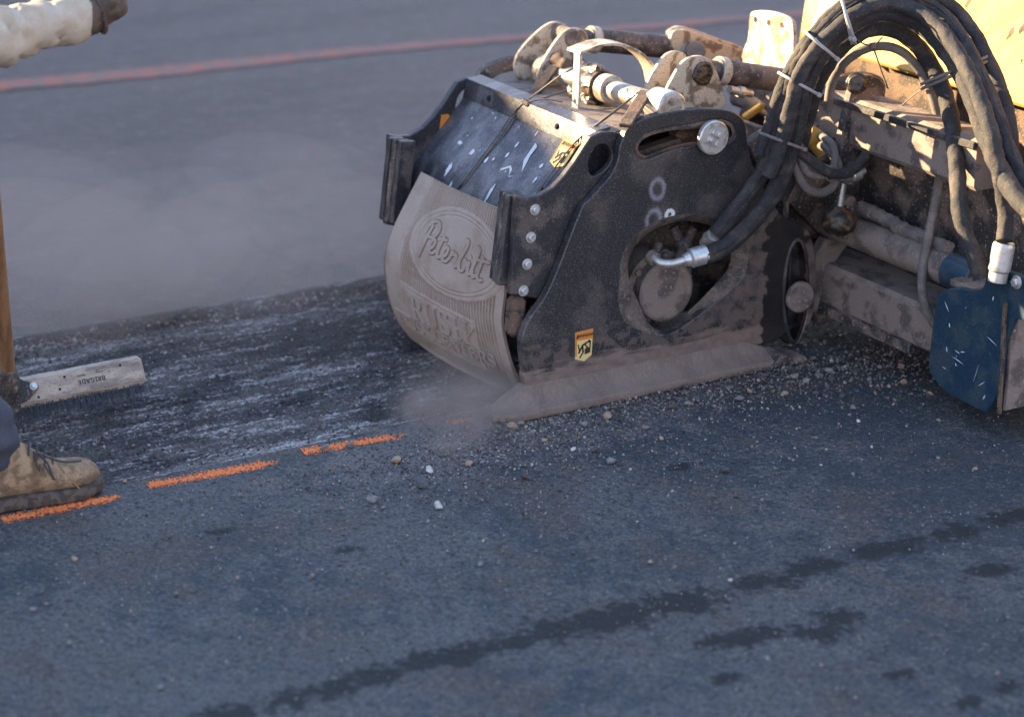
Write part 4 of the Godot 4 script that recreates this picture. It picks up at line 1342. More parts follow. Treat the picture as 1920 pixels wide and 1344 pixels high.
func build_frame() -> void:
	var t := planer
	cap_disc(t, Vector3(0.6746, 0.6855, -0.04), 0.047, M.zinc, [[-0.006, 0.016], [0.012, 0.006], [-0.012, -0.004], [0.004, -0.016]], M.zinc)
	cap_disc(t, Vector3(0.9915, 0.1833, -0.04), 0.045, M.dusty_steel, [[0.004, 0.018], [-0.012, -0.008], [0.012, -0.008]], M.dusty_steel)
	# side shift frame: cross beams along the width, in front of the loader
	var x := 1.12
	var beam := func(called: String, z0: float, z1: float, pts: PackedVector2Array, m: Material): return obj(called, plate(pts, [], z0, z1, 0.003), m, t)
	beam.call("lower_beam", -0.75, 0.56, P2([1.12, 0.13, 1.12, 0.235, 1.13, 0.247, 1.27, 0.247, 1.27, 0.12, 1.13, 0.12]), M.dusty_steel)
	beam.call("beam_lip", -0.75, 0.3, P2([1.108, 0.1, 1.108, 0.128, 1.2, 0.128, 1.2, 0.1]), M.dusty_black)
	beam.call("upper_beam", -0.6, 0.5, P2([1.12, 0.618, 1.12, 0.728, 1.135, 0.742, 1.22, 0.742, 1.22, 0.605, 1.13, 0.605]), M.dusty_steel)
	obj("beam_cap", bx(Vector3(0.012, 0.02, 1.1), 0.003), M.black_paint, t, Transform3D(Basis(), Vector3(1.113, 0.727, -0.05)))
	# shift cylinder tube
	var c0 := Vector3(1.16, 0.3537, -0.1292)
	var c1 := Vector3(1.16, 0.3581, 0.4868)
	var tubep := obj("shift_tube", rod(c0, c1, 0.044, 32), M.dusty_steel, t)
	obj("tube_end", rod(c0.lerp(c1, 0.84), c1 + (c1 - c0) * 0.02, 0.047, 32, 0.004), M.blue_paint, tubep)
	obj("tube_foot", bx(Vector3(0.09, 0.02, 0.09), 0.003), M.dusty_steel, t, Transform3D(Basis(), Vector3(1.12, 0.363, 0.528)))
	# rear uprights of the planer that ride on the beams
	var up_o := P2([1.1303, 0.745, 1.1569, 0.7679, 1.2167, 0.7735, 1.2987, 0.7706, 1.3444, 0.7502, 1.359, 0.7113, 1.3437, 0.6584, 1.3138, 0.5915, 1.2922, 0.5153, 1.2772, 0.4538, 1.2869, 0.3724, 1.3113, 0.3041, 1.2905, 0.2666, 1.238, 0.2632, 1.1724, 0.2893, 1.1276, 0.3313, 1.0674, 0.3878, 0.9304, 0.5164, 0.871, 0.6161, 0.9418, 0.6529, 1.0538, 0.6238, 1.1281, 0.63])
	obj("rear_upright", plate(smooth_loop(up_o, 2), [smooth_loop(P2([1.065, 0.6224, 1.1089, 0.6386, 1.1585, 0.6263, 1.1794, 0.5957, 1.1722, 0.531, 1.096, 0.5409, 1.0678, 0.5757]), 2)], -0.19, -0.16, 0.003), M.dusty_black, t)
	obj("rear_upright", plate(smooth_loop(P2([1.1282, 0.7956, 1.168, 0.8061, 1.2172, 0.7947, 1.2423, 0.7603, 1.2313, 0.7086, 1.2055, 0.6509, 1.1782, 0.5626, 1.1438, 0.5179, 1.1021, 0.5266, 1.0868, 0.5897, 1.102, 0.6938]), 2), [], -0.05, -0.02, 0.004), M.dusty_black, t)
	obj("upright_boss", lathe_on(Vector3(1.2019, 0.72, -0.19), Vector3(1.0517, 0.7755, 0), [[0, 0.04], [0.05, 0.04], [0.055, 0.034], [0.07, 0.034], [0.072, 0.024], [0.08, 0.022]], 28), M.grease, t)
	obj("upright_pin", lathe_on(Vector3(1.1566, 0.7775, -0.05), Vector3(0.9554, 0.8496, 0.2), [[0, 0.03], [0.045, 0.03], [0.05, 0.022], [0.056, 0.02]], 24), M.grease, t)
	obj("rear_wall", bx(Vector3(0.02, 0.5, 0.64), 0.003), M.dusty_black, t, Transform3D(Basis(), Vector3(0.99, 0.38, -0.44)))
	obj("rear_gusset", plate(P2([0.8923, 0.5737, 1.0502, 0.5533, 1.2173, 0.3076, 1.2269, 0.159, 1.1443, 0.2375, 0.9866, 0.3417]), [], -0.23, -0.2, 0.003), M.dusty_black, t)
	obj("frame_web", bx(Vector3(0.02, 0.4, 1.3), 0.003), M.dusty_black, t, Transform3D(Basis(), Vector3(1.29, 0.4, -0.1)))
	obj("rear_hook", plate(smooth_loop(P2([0.9933, 0.5675, 1.0423, 0.5645, 1.0791, 0.5853, 1.0998, 0.627, 1.1161, 0.6771, 1.1737, 0.6705, 1.1832, 0.5018, 0.9959, 0.5101]), 2), [], -0.38, -0.35, 0.004), M.cream_paint, t)
	obj("rear_rail", bar(Vector3(1.1035, 0.6044, -0.5), Vector3(1.3124, 0.5368, -0.5), 0.05, 0.05, 0.006), M.rust_dirt, t)
	obj("rear_rail", bar(Vector3(1.091, 0.5683, -0.48), Vector3(1.2995, 0.5033, -0.48), 0.05, 0.03, 0.006), M.rust_dirt, t)
	obj("rear_rail", bar(Vector3(1.0465, 0.6122, -0.42), Vector3(1.1153, 0.6454, -0.42), 0.02, 0.02, 0.004), M.dusty_yellow, t)
	obj("lower_lug", plate(smooth_loop(P2([1.1131, 0.4653, 1.1351, 0.4715, 1.1529, 0.4318, 1.1759, 0.3738, 1.1744, 0.3427, 1.1372, 0.3326, 1.0599, 0.3676, 1.0382, 0.4173]), 2), [], -0.03, 0.0, 0.003), M.dusty_black, t)
	obj("lower_leg", plate(smooth_loop(P2([1.0923, 0.3206, 1.2172, 0.3082, 1.1723, 0.2605, 1.1243, 0.2037, 1.113, 0.1409, 1.0977, 0.0785, 1.0783, 0.1467]), 1), [], -0.14, -0.1, 0.003), M.dusty_steel, t)
	obj("heel_block", bx(Vector3(0.06, 0.03, 0.06), 0.005), M.rust_dirt, t, Transform3D(Basis(), Vector3(1.1162, 0.0884, -0.1)))
	obj("guide_rod", rod(Vector3(1.0918, 0.5327, 0), Vector3(1.0832, 0.4386, 0), 0.011, 18), M.shine, t)
	obj("rod_head", lathe_on(Vector3(1.104, 0.5433, 0), Vector3(1.0799, 0.4607, 0), [[0, 0.024], [0.03, 0.024], [0.032, 0.018], [0.035, 0.012]], 20), M.dusty_black, t)
	obj("rod_boot", lathe_on(Vector3(1.0843, 0.4493, 0), Vector3(1.076, 0.3496, 0), [[0, 0.016], [0.01, 0.022], [0.015, 0.034], [0.022, 0.046], [0.034, 0.05], [0.046, 0.047], [0.056, 0.05], [0.066, 0.045], [0.08, 0.03]], 28, null, false), M.grease, t)
	# pipes and brackets in the dark behind the frame
	for e in [[1640, 300, 1646, 430, 0.016], [1690, 310, 1694, 400, 0.018], [1722, 320, 1726, 420, 0.014], [1660, 330, 1664, 440, 0.01]]:
		pass
	var back := [[P3([1.32, 0.522, -0.1152, 1.32, 0.4773, -0.1038, 1.32, 0.4241, -0.0939]), 0.017], [P3([1.32, 0.5306, 0.0422, 1.32, 0.4903, 0.0486, 1.32, 0.4442, 0.051]), 0.019], [P3([1.3, 0.3936, -0.1835, 1.3, 0.396, -0.0905, 1.3, 0.4358, 0.0248, 1.3, 0.4837, 0.1801, 1.3, 0.4965, 0.3105]), 0.022], [P3([1.34, 0.4116, -0.2662, 1.34, 0.4116, -0.1664, 1.34, 0.4529, -0.0494, 1.34, 0.5139, 0.0614, 1.34, 0.5451, 0.1151]), 0.015], [P3([1.36, 0.3238, -0.2333, 1.36, 0.3669, -0.0895, 1.36, 0.3952, 0.0958, 1.36, 0.4009, 0.2959]), 0.024]]
	for e in back:
		obj("back_pipe", tube(spline(e[0]), e[1], 12, null, true, 0.003), M.dusty_black, t)
	for e in [Vector3(1.3, 0.5317, -0.0984), Vector3(1.3, 0.5422, 0.0606), Vector3(1.3, 0.422, -0.0688), Vector3(1.33, 0.432, -0.0114)]:
		obj("pipe_clamp", bx(Vector3(0.05, 0.035, 0.06), 0.006), M.dusty_black, t, Transform3D(Basis(Vector3.UP, 0.2), e))
	# blue leg box at the beam end
	var bl := P2([0.4596, 0.3193, 0.4864, 0.3476, 0.5387, 0.3685, 0.6036, 0.3771, 0.6343, 0.3931, 0.6409, 0.4235, 0.6465, 0.462, 0.7677, 0.465, 0.8436, 0.4671, 0.8568, 0.3601, 0.7293, 0.3469, 0.7239, 0.0688, 0.5501, 0.0703, 0.4776, 0.0869, 0.4486, 0.1153, 0.4483, 0.1606])
	var box := obj("end_leg", plate(smooth_loop(bl, 1), [], -0.008, 0.008, 0.003), M.blue_paint, t, Transform3D(Basis(Vector3(0, 0, 1), Vector3(0, 1, 0), Vector3(-1, 0, 0)), Vector3(1.06, 0, 0)))
	box.set_meta("label", "scratched dark blue steel leg plate")
	var z_fold := (Vector3(1.06, 0.1945, 0.7373)).z
	obj("leg_return", plate(P2([1.068, 0.09, 1.068, 0.39, 1.4, 0.39, 1.4, 0.09]), [], z_fold - 0.012, z_fold, 0.002), M.dusty_steel, t)
	bolts(t, [Vector3(1.05, 0.4441, 0.6778), Vector3(1.05, 0.4457, 0.7579)], Vector3.LEFT, M.zinc, 1.1)
	# scratches on the blue plate
	rng.seed = 91
	for c in P2([0.5169, 0.1916, 0.5557, 0.1846, 0.5585, 0.1973, 0.5203, 0.2593, 0.635, 0.1629, 0.6843, 0.2661, 0.5631, 0.1751, 0.512, 0.1377, 0.658, 0.1411, 0.5047, 0.3062, 0.6754, 0.3781, 0.5787, 0.2037, 0.6718, 0.1089, 0.5562, 0.161]):
		var an := rng.randf_range(-0.5, 0.9) + (PI / 2 if rng.randf() < 0.3 else 0.0)
		var l := 0.002 + 0.034 * pow(rng.randf(), 2.2)
		var d: Vector2 = Vector2(cos(an), sin(an)) * l
		var e: Vector2 = Vector2(-d.y, d.x).normalized() * rng.randf_range(0.0004, 0.0028)
		obj("scratch", plate(PackedVector2Array([c - d, c + e + d * rng.randf_range(-0.4, 0.4), c + d, c - e]), [], 0.0081, 0.0088, 0.0001), M.scratch_glint_white, box)
	# rusty bottom edge of the leg
	obj("leg_edge", bar(Vector3(1.046, 0.3853, 0.7266), Vector3(1.046, 0.0866, 0.7376), 0.012, 0.012, 0.003, Vector3.RIGHT), M.rust_dirt, t)

func build_loader() -> void:
	var t := thing("skid_loader", "dusty yellow skid steer loader front behind the planer", "loader")
	# sloped front face with its end plate, spanning the width
	obj("front_panel", plate(P2([1.4, 0.765, 1.392, 0.775, 1.66, 1.2, 1.675, 1.2, 1.69, 1.18, 1.42, 0.765]), [], -0.44, 1.1, 0.003), M.dusty_yellow, t)
	obj("front_panel", plate(P2([1.44, 0.76, 1.43, 0.77, 1.62, 1.2, 1.64, 1.2]), [], -0.62, -0.445, 0.003), M.yellow_paint, t)
	obj("end_plate", plate(P2([1.44, 0.76, 1.64, 1.25, 1.95, 1.25, 1.95, 0.76]), [], -0.66, -0.625, 0.004), M.yellow_paint, t)
	obj("end_plate", plate(P2([1.41, 0.755, 1.66, 1.185, 1.9, 1.185, 1.9, 0.755]), [], -0.46, -0.442, 0.004), M.dusty_yellow, t)
	# rust drips and chips on the sloped panel
	rng.seed = 12
	var slope := Basis(Vector3(0, 0, 1), Vector3(0.533, 0.846, 0).normalized(), Vector3(-0.846, 0.533, 0).normalized())
	for k in 16:
		var n := FastNoiseLite.new()
		n.seed = k
		n.frequency = 1.3
		var ring := PackedVector2Array()
		var w := rng.randf_range(0.004, 0.013)
		var tall := rng.randf_range(1.0, 3.5)
		for i in 16:
			var r := w * (0.8 + 0.6 * n.get_noise_2d(cos(i * TAU / 16) * 2.0, sin(i * TAU / 16) * 2.0))
			ring.append(Vector2(cos(i * TAU / 16) * r, sin(i * TAU / 16) * r * tall))
		var u := rng.randf_range(0.08, 0.7)
		obj("rust_mark", plate(ring, [], 0.0004, 0.0012, 0.0002), M.rust_dirt if k % 3 else M.yellow_paint, t, Transform3D(slope, Vector3(1.392 + 0.268 * u, 0.775 + 0.425 * u, rng.randf_range(-0.1, 0.75))))
	for z in [-0.72, 1.15]:
		obj("lift_arm", plate(P2([1.5, 0.5, 1.62, 0.5, 1.75, 1.2, 3.4, 1.75, 3.4, 1.95, 1.62, 1.35]), [], z - 0.1, z + 0.05, 0.01), M.yellow_paint, t)
	obj("screen_frame", bar(Vector3(1.66, 1.215, 0.0), Vector3(1.66, 1.215, 1.1), 0.03, 0.02), M.black_paint, t)
	for k in 20:
		obj("screen_bar", rod(Vector3(1.67, 1.22, 0.02 + k * 0.055), Vector3(1.7, 1.4, 0.05 + k * 0.055), 0.006, 6), M.black_paint, t)
	# chassis, wheels and cab, beyond the picture's edge
	obj("chassis", bx(Vector3(2.2, 0.55, 1.2), 0.03), M.dusty_black, t, Transform3D(Basis(), Vector3(2.65, 0.5, 0.2)))
	obj("lower_guard", bx(Vector3(0.05, 0.5, 1.5), 0.01), M.rust_dirt, t, Transform3D(Basis(), Vector3(1.53, 0.5, 0.2)))
	obj("engine_cover", bx(Vector3(1.0, 0.9, 1.15), 0.06), M.yellow_paint, t, Transform3D(Basis(), Vector3(3.4, 1.2, 0.2)))
	obj("cab", bx(Vector3(1.15, 1.15, 0.95), 0.05), M.black_paint, t, Transform3D(Basis(), Vector3(2.35, 1.48, 0.2)))
	obj("cab_window", bx(Vector3(0.02, 0.8, 0.75), 0.004), M.cab_glass, t, Transform3D(Basis(), Vector3(1.765, 1.55, 0.2)))
	for wx in [2.1, 3.3]:
		for wz in [-0.58, 0.98]:
			var wheel := obj("wheel", lathe_on(Vector3(wx, 0.4, wz - 0.13), Vector3(wx, 0.4, wz + 0.13), [[0, 0.3], [0.02, 0.37], [0.06, 0.4], [0.2, 0.4], [0.24, 0.37], [0.26, 0.3]], 36, null, false), M.boot_sole, t)
			obj("rim", rod(Vector3(wx, 0.4, wz - 0.135), Vector3(wx, 0.4, wz + 0.135), 0.2, 28, 0.02), M.yellow_paint, wheel)

# ---------------------------------------------------------------- mud flap
var flap_l: PackedVector3Array
var flap_r: PackedVector3Array
const FLAP_W := 0.56
const FLAP_H := 0.53

func resample(p: PackedVector3Array, n: int) -> PackedVector3Array:
	var s := spline(p, 0.004)
	var acc := [0.0]
	for i in s.size() - 1:
		acc.append(acc[i] + s[i].distance_to(s[i + 1]))
	var r := PackedVector3Array()
	var k := 0
	for i in n + 1:
		var want: float = acc[-1] * i / n
		while k < s.size() - 2 and acc[k + 1] < want:
			k += 1
		r.append(s[k].lerp(s[k + 1], clampf((want - acc[k]) / maxf(acc[k + 1] - acc[k], 1e-6), 0, 1)))
	return r

func flap_base(u: float, v: float) -> Vector3:
	var f := clampf(v, 0, 1) * 80.0
	var i := mini(int(f), 79)
	var a := flap_l[i].lerp(flap_l[i + 1], f - i)
	var b := flap_r[i].lerp(flap_r[i + 1], f - i)
	var p := a.lerp(b, u)
	p.x -= 0.018 * sin(PI * u) * (0.4 + v)
	return p

func flap_at(u: float, v: float, h: float) -> Vector3:
	var p := flap_base(u, v)
	var du := flap_base(u + 0.01, v) - flap_base(u - 0.01, v)
	var dv := flap_base(u, minf(v + 0.01, 1.0)) - flap_base(u, maxf(v - 0.01, 0.0))
	var n := du.cross(dv).normalized()
	if n.x > 0:
		n = -n
	return p + n * h

func flap_relief(u: float, v: float) -> float:
	var dx := (u - 0.59) * FLAP_W / 0.205
	var dy := (v - 0.305) * FLAP_H / 0.108
	var q := sqrt(dx * dx + dy * dy)
	if q < 1.13:
		# oval shield: smooth field with two engraved lines round it
		return 0.002 - 0.0022 * maxf(ss(0.022, 0.008, absf(q - 0.92)), maxf(ss(0.022, 0.008, absf(q - 1.01)), ss(1.09, 1.13, q)))
	var bx0 := absf(u - 0.47) - 0.33 - 0.02 * (v - 0.75)
	var by0 := absf(v - (0.735 + 0.05 * (u - 0.47))) - 0.145
	if bx0 < 0.0 and by0 < 0.0:
		var line := maxf(ss(-0.03, -0.022, bx0) * ss(-0.012, -0.02, bx0), ss(-0.028, -0.02, by0) * ss(-0.01, -0.018, by0))
		return 0.0018 - 0.0014 * line - 0.002 * ss(-0.006, 0.0, maxf(bx0, by0))
	if u > 0.15 and u < 0.95 and v < 0.97:
		var fade := ss(0.15, 0.16, u) * ss(0.95, 0.94, u)
		return -0.006 * ss(0.35, 0.75, 0.5 + 0.5 * cos(u * TAU * 46.0)) * fade
	return 0.0012 * ss(0.0, 0.02, u)

func on_flap(p: Vector2, c: Vector2, h: float) -> Vector3:
	return flap_at(c.x + p.x / FLAP_W, c.y - p.y / FLAP_H, h)

func flap_stroke(pts: PackedVector2Array, c: Vector2, scale: float, half: float, high := 0.0052) -> ArrayMesh:
	var p3 := PackedVector3Array()
	for p in pts:
		p3.append(Vector3(p.x, p.y, 0) * scale)
	p3 = spline(p3, 0.004)
	var st := new_st()
	st.set_smooth_group(-1)
	var rows := []
	for i in p3.size():
		var t := p3[min(i + 1, p3.size() - 1)] - p3[max(i - 1, 0)]
		var d := Vector2(t.x, t.y).normalized()
		var s := Vector2(-d.y, d.x)
		var q := Vector2(p3[i].x, p3[i].y)
		var hw := half * (0.75 + 0.35 * absf(d.y))
		var row := []
		for e in [[-1.0, 0.0005], [-0.8, high], [0.8, high], [1.0, 0.0005]]:
			row.append(on_flap(q + s * hw * e[0], c, e[1]))
		rows.append(row)
	for i in rows.size() - 1:
		for k in 3:
			quad(st, rows[i][k], rows[i + 1][k], rows[i + 1][k + 1], rows[i][k + 1])
	for e in [0, rows.size() - 1]:
		quad(st, rows[e][0], rows[e][1], rows[e][2], rows[e][3])
	return done(st)

func flap_text(s: String, size: float, c: Vector2) -> ArrayMesh:
	var tm := text_mesh(s, size, 0.003, true)
	var arr := tm.get_mesh_arrays()
	var st := new_st()
	st.set_smooth_group(-1)
	var v: PackedVector3Array = arr[Mesh.ARRAY_VERTEX]
	var ix = arr[Mesh.ARRAY_INDEX]
	for k in (ix.size() if ix else v.size()):
		var p := v[ix[k] if ix else k]
		st.add_vertex(on_flap(Vector2(p.x, p.y), c, 0.0018 + (p.z + 0.0015) * 1.9))
	return done(st)

func build_flap() -> void:
	flap_l = resample(P3([0.1324, 0.5078, -0.7, 0.0887, 0.4386, -0.7, 0.0395, 0.3542, -0.7, 0.0141, 0.2756, -0.7, 0.0185, 0.1708, -0.7, 0.0457, 0.0803, -0.7, 0.086, 0.0176, -0.7]), 80)
	flap_r = resample(P3([0.1203, 0.5223, -0.15, 0.1041, 0.412, -0.15, 0.0926, 0.3011, -0.15, 0.086, 0.2213, -0.15, 0.1121, 0.1074, -0.15, 0.157, -0.0028, -0.15]), 80)
	var t := thing("mud_flap", "tan dusty ribbed rubber truck mud flap wired over the planer's drum hood", "mud flap")
	obj("sheet", sheet(440, 240, func(u, v): return flap_at(u, v, flap_relief(u, v))), M.flap_rubber, t)
	obj("back", sheet(30, 40, func(u, v): return flap_at(u, v, -0.009)), M.flap_rubber, t)
	var st := new_st()
	st.set_smooth_group(-1)
	for k in 60:
		var a := k / 60.0
		var b := (k + 1) / 60.0
		for e in [[a, 0.0, b, 0.0], [a, 1.0, b, 1.0], [0.0, a, 0.0, b], [1.0, a, 1.0, b]]:
			quad(st, flap_at(e[0], e[1], 0.001), flap_at(e[2], e[3], 0.001), flap_at(e[2], e[3], -0.009), flap_at(e[0], e[1], -0.009))
	obj("edge", done(st), M.flap_rubber, t)
	var e := [[1.2, 0.3], [1.6, 0.5], [1.75, 0.95], [1.5, 1.1], [1.25, 0.8], [1.2, 0.35], [1.45, 0.05], [1.85, 0.15], [2.15, 0.5]]
	var strokes := [
		[[0.1, -0.7], [0.35, 0.4], [0.62, 1.5], [0.8, 2.0]], [[0.1, 1.15], [0.25, 1.75], [0.75, 2.25], [1.35, 2.35], [1.72, 2.0], [1.6, 1.45], [1.1, 1.1], [0.6, 1.05]], e,
		[[2.7, 1.8], [2.45, 0.9], [2.35, 0.3], [2.55, 0.05], [2.9, 0.25], [3.1, 0.5]], [[2.15, 1.35], [3.2, 1.55]],
		e.map(func(p): return [p[0] + 1.85, p[1]]),
		[[3.95, 0.4], [4.2, 1.05], [4.3, 0.78], [4.55, 0.95], [4.75, 0.8], [4.7, 0.4], [4.8, 0.1], [5.1, 0.3]],
		[[5.0, 0.3], [5.45, 1.2], [5.78, 2.0], [5.6, 2.35], [5.36, 1.9], [5.2, 0.8], [5.35, 0.1], [5.75, 0.1], [5.95, 0.5], [5.8, 0.92], [6.2, 0.65]],
		[[6.2, 0.6], [6.38, 0.95], [6.32, 0.3], [6.5, 0.05], [6.8, 0.35]], [[6.45, 1.35], [6.52, 1.45]],
		[[6.75, 0.35], [7.1, 1.3], [7.28, 2.0], [7.08, 2.25], [6.92, 1.7], [6.88, 0.5], [7.05, 0.05], [7.35, 0.3]],
		[[7.9, 1.85], [7.65, 0.9], [7.5, 0.3], [7.75, 0.05], [8.2, 0.2]], [[7.3, 1.4], [8.75, 1.62]]]
	for s in strokes:
		var pts := PackedVector2Array()
		for p in s:
			pts.append(Vector2(p[0] - 4.35, p[1] - 0.85 - 0.06 * (p[0] - 4.35)))
		obj("stroke_outline", flap_stroke(pts, Vector2(0.59, 0.31), 0.037, 0.0098, 0.0026), M.packed_dirt, t)
		obj("script_stroke", flap_stroke(pts, Vector2(0.59, 0.31), 0.037, 0.0062), M.flap_rubber, t)
	obj("lettering", flap_text("RUSH", 0.098, Vector2(0.5, 0.685)), M.flap_rubber, t)
	obj("lettering", flap_text("TRUCK CENTERS", 0.056, Vector2(0.48, 0.8)), M.flap_rubber, t)
	obj("lettering", flap_stroke(P2([-0.16, 0.03, -0.125, 0.03, -0.125, -0.035]), Vector2(0.5, 0.695), 1.0, 0.006), M.flap_rubber, t)
	obj("emblem_line", flap_stroke(P2([0.1, -0.035, 0.165, 0.03]), Vector2(0.5, 0.695), 1.0, 0.003), M.flap_rubber, t)
	obj("emblem_line", flap_stroke(P2([-0.17, 0.06, -0.12, -0.01]), Vector2(0.5, 0.695), 1.0, 0.003), M.flap_rubber, t)

func build_wires() -> void:
	var w1 := thing("tie_wire", "brown tie wire from the near lift link down to the hood label", "wire", Vector3.ZERO, "tie wires holding the flap")
	for o in [0.0, 0.008]:
		obj("strand", tube(spline(P3([0.5659, 0.7829, -0.2382, 0.4152, 0.7639, -0.1333, 0.3389, 0.6902, -0.1825, 0.2925, 0.6337, -0.2006, 0.2325, 0.5696, -0.1957, 0.211, 0.5447, -0.1896])), 0.0022, 6), M.wire, w1, Transform3D(Basis(), Vector3(0, o, o)))
	obj("knot", blob([[P3([0.2321, 0.5692, -0.1978])[0], P3([0.2207, 0.5567, -0.195])[0], 0.006, 0.005]], 0.002, 0.004), M.wire, w1)
	var w2 := thing("tie_wire", "pair of tie wires knotted over the deck lip and run to the flap top", "wire", Vector3.ZERO, "tie wires holding the flap")
	for o in [0.0, 0.007, 0.014]:
		obj("strand", tube(spline(P3([0.3499, 0.7268, -0.4895, 0.3343, 0.6903, -0.528, 0.2941, 0.6357, -0.5355, 0.2403, 0.5787, -0.534, 0.1872, 0.5168, -0.5399, 0.1694, 0.4841, -0.5577])), 0.0024, 6), M.wire, w2, Transform3D(Basis(), Vector3(o, o * 0.3, o)))
	obj("strand", tube(spline(P3([0.4454, 0.8315, -0.3896, 0.4054, 0.8145, -0.3933, 0.3878, 0.7637, -0.464, 0.3499, 0.7268, -0.4895])), 0.0025, 6), M.wire, w2)
	obj("strand", tube(spline(P3([0.4727, 0.7497, -0.4708, 0.3932, 0.7462, -0.4438, 0.3505, 0.7301, -0.4729])), 0.0025, 6), M.wire, w2)
	obj("strand", tube(spline(P3([0.4165, 0.7397, -0.3965, 0.381, 0.7429, -0.4375, 0.3516, 0.7314, -0.4807])), 0.002, 6), M.wire, w2)
	obj("knot", blob([[P3([0.3501, 0.7284, -0.4959])[0], P3([0.3495, 0.7246, -0.4711])[0], 0.008, 0.007]], 0.002, 0.004, func(p): return 0.003 * n_fine.get_noise_3dv(p * 3.0)), M.wire, w2)

# ---------------------------------------------------------------- hoses
func zip_tie(parent: Node3D, c: Vector3, across: Vector3, ra: float, rb: float, tilt: Vector3, m: Material) -> void:
	var toward := (Vector3(-2.5, 2.1, 4.5) - c).normalized()
	var p := PackedVector3Array()
	var a := across.normalized()
	var b := (toward - a * toward.dot(a)).normalized()
	b = (b + tilt).normalized()
	for k in 25:
		p.append(c + a * cos(k * TAU / 24) * ra + b * sin(k * TAU / 24) * rb)
	var axis := a.cross(b).normalized()
	obj("zip_tie", tube(p, 0.0042, 8, null, false, 0.0, 0.35, axis), m, parent)
	obj("tie_head", bx(Vector3(0.012, 0.012, 0.01), 0.002), m, parent, Transform3D(Basis(a, axis, b), c + a * ra * 0.45 + b * rb * 0.92))

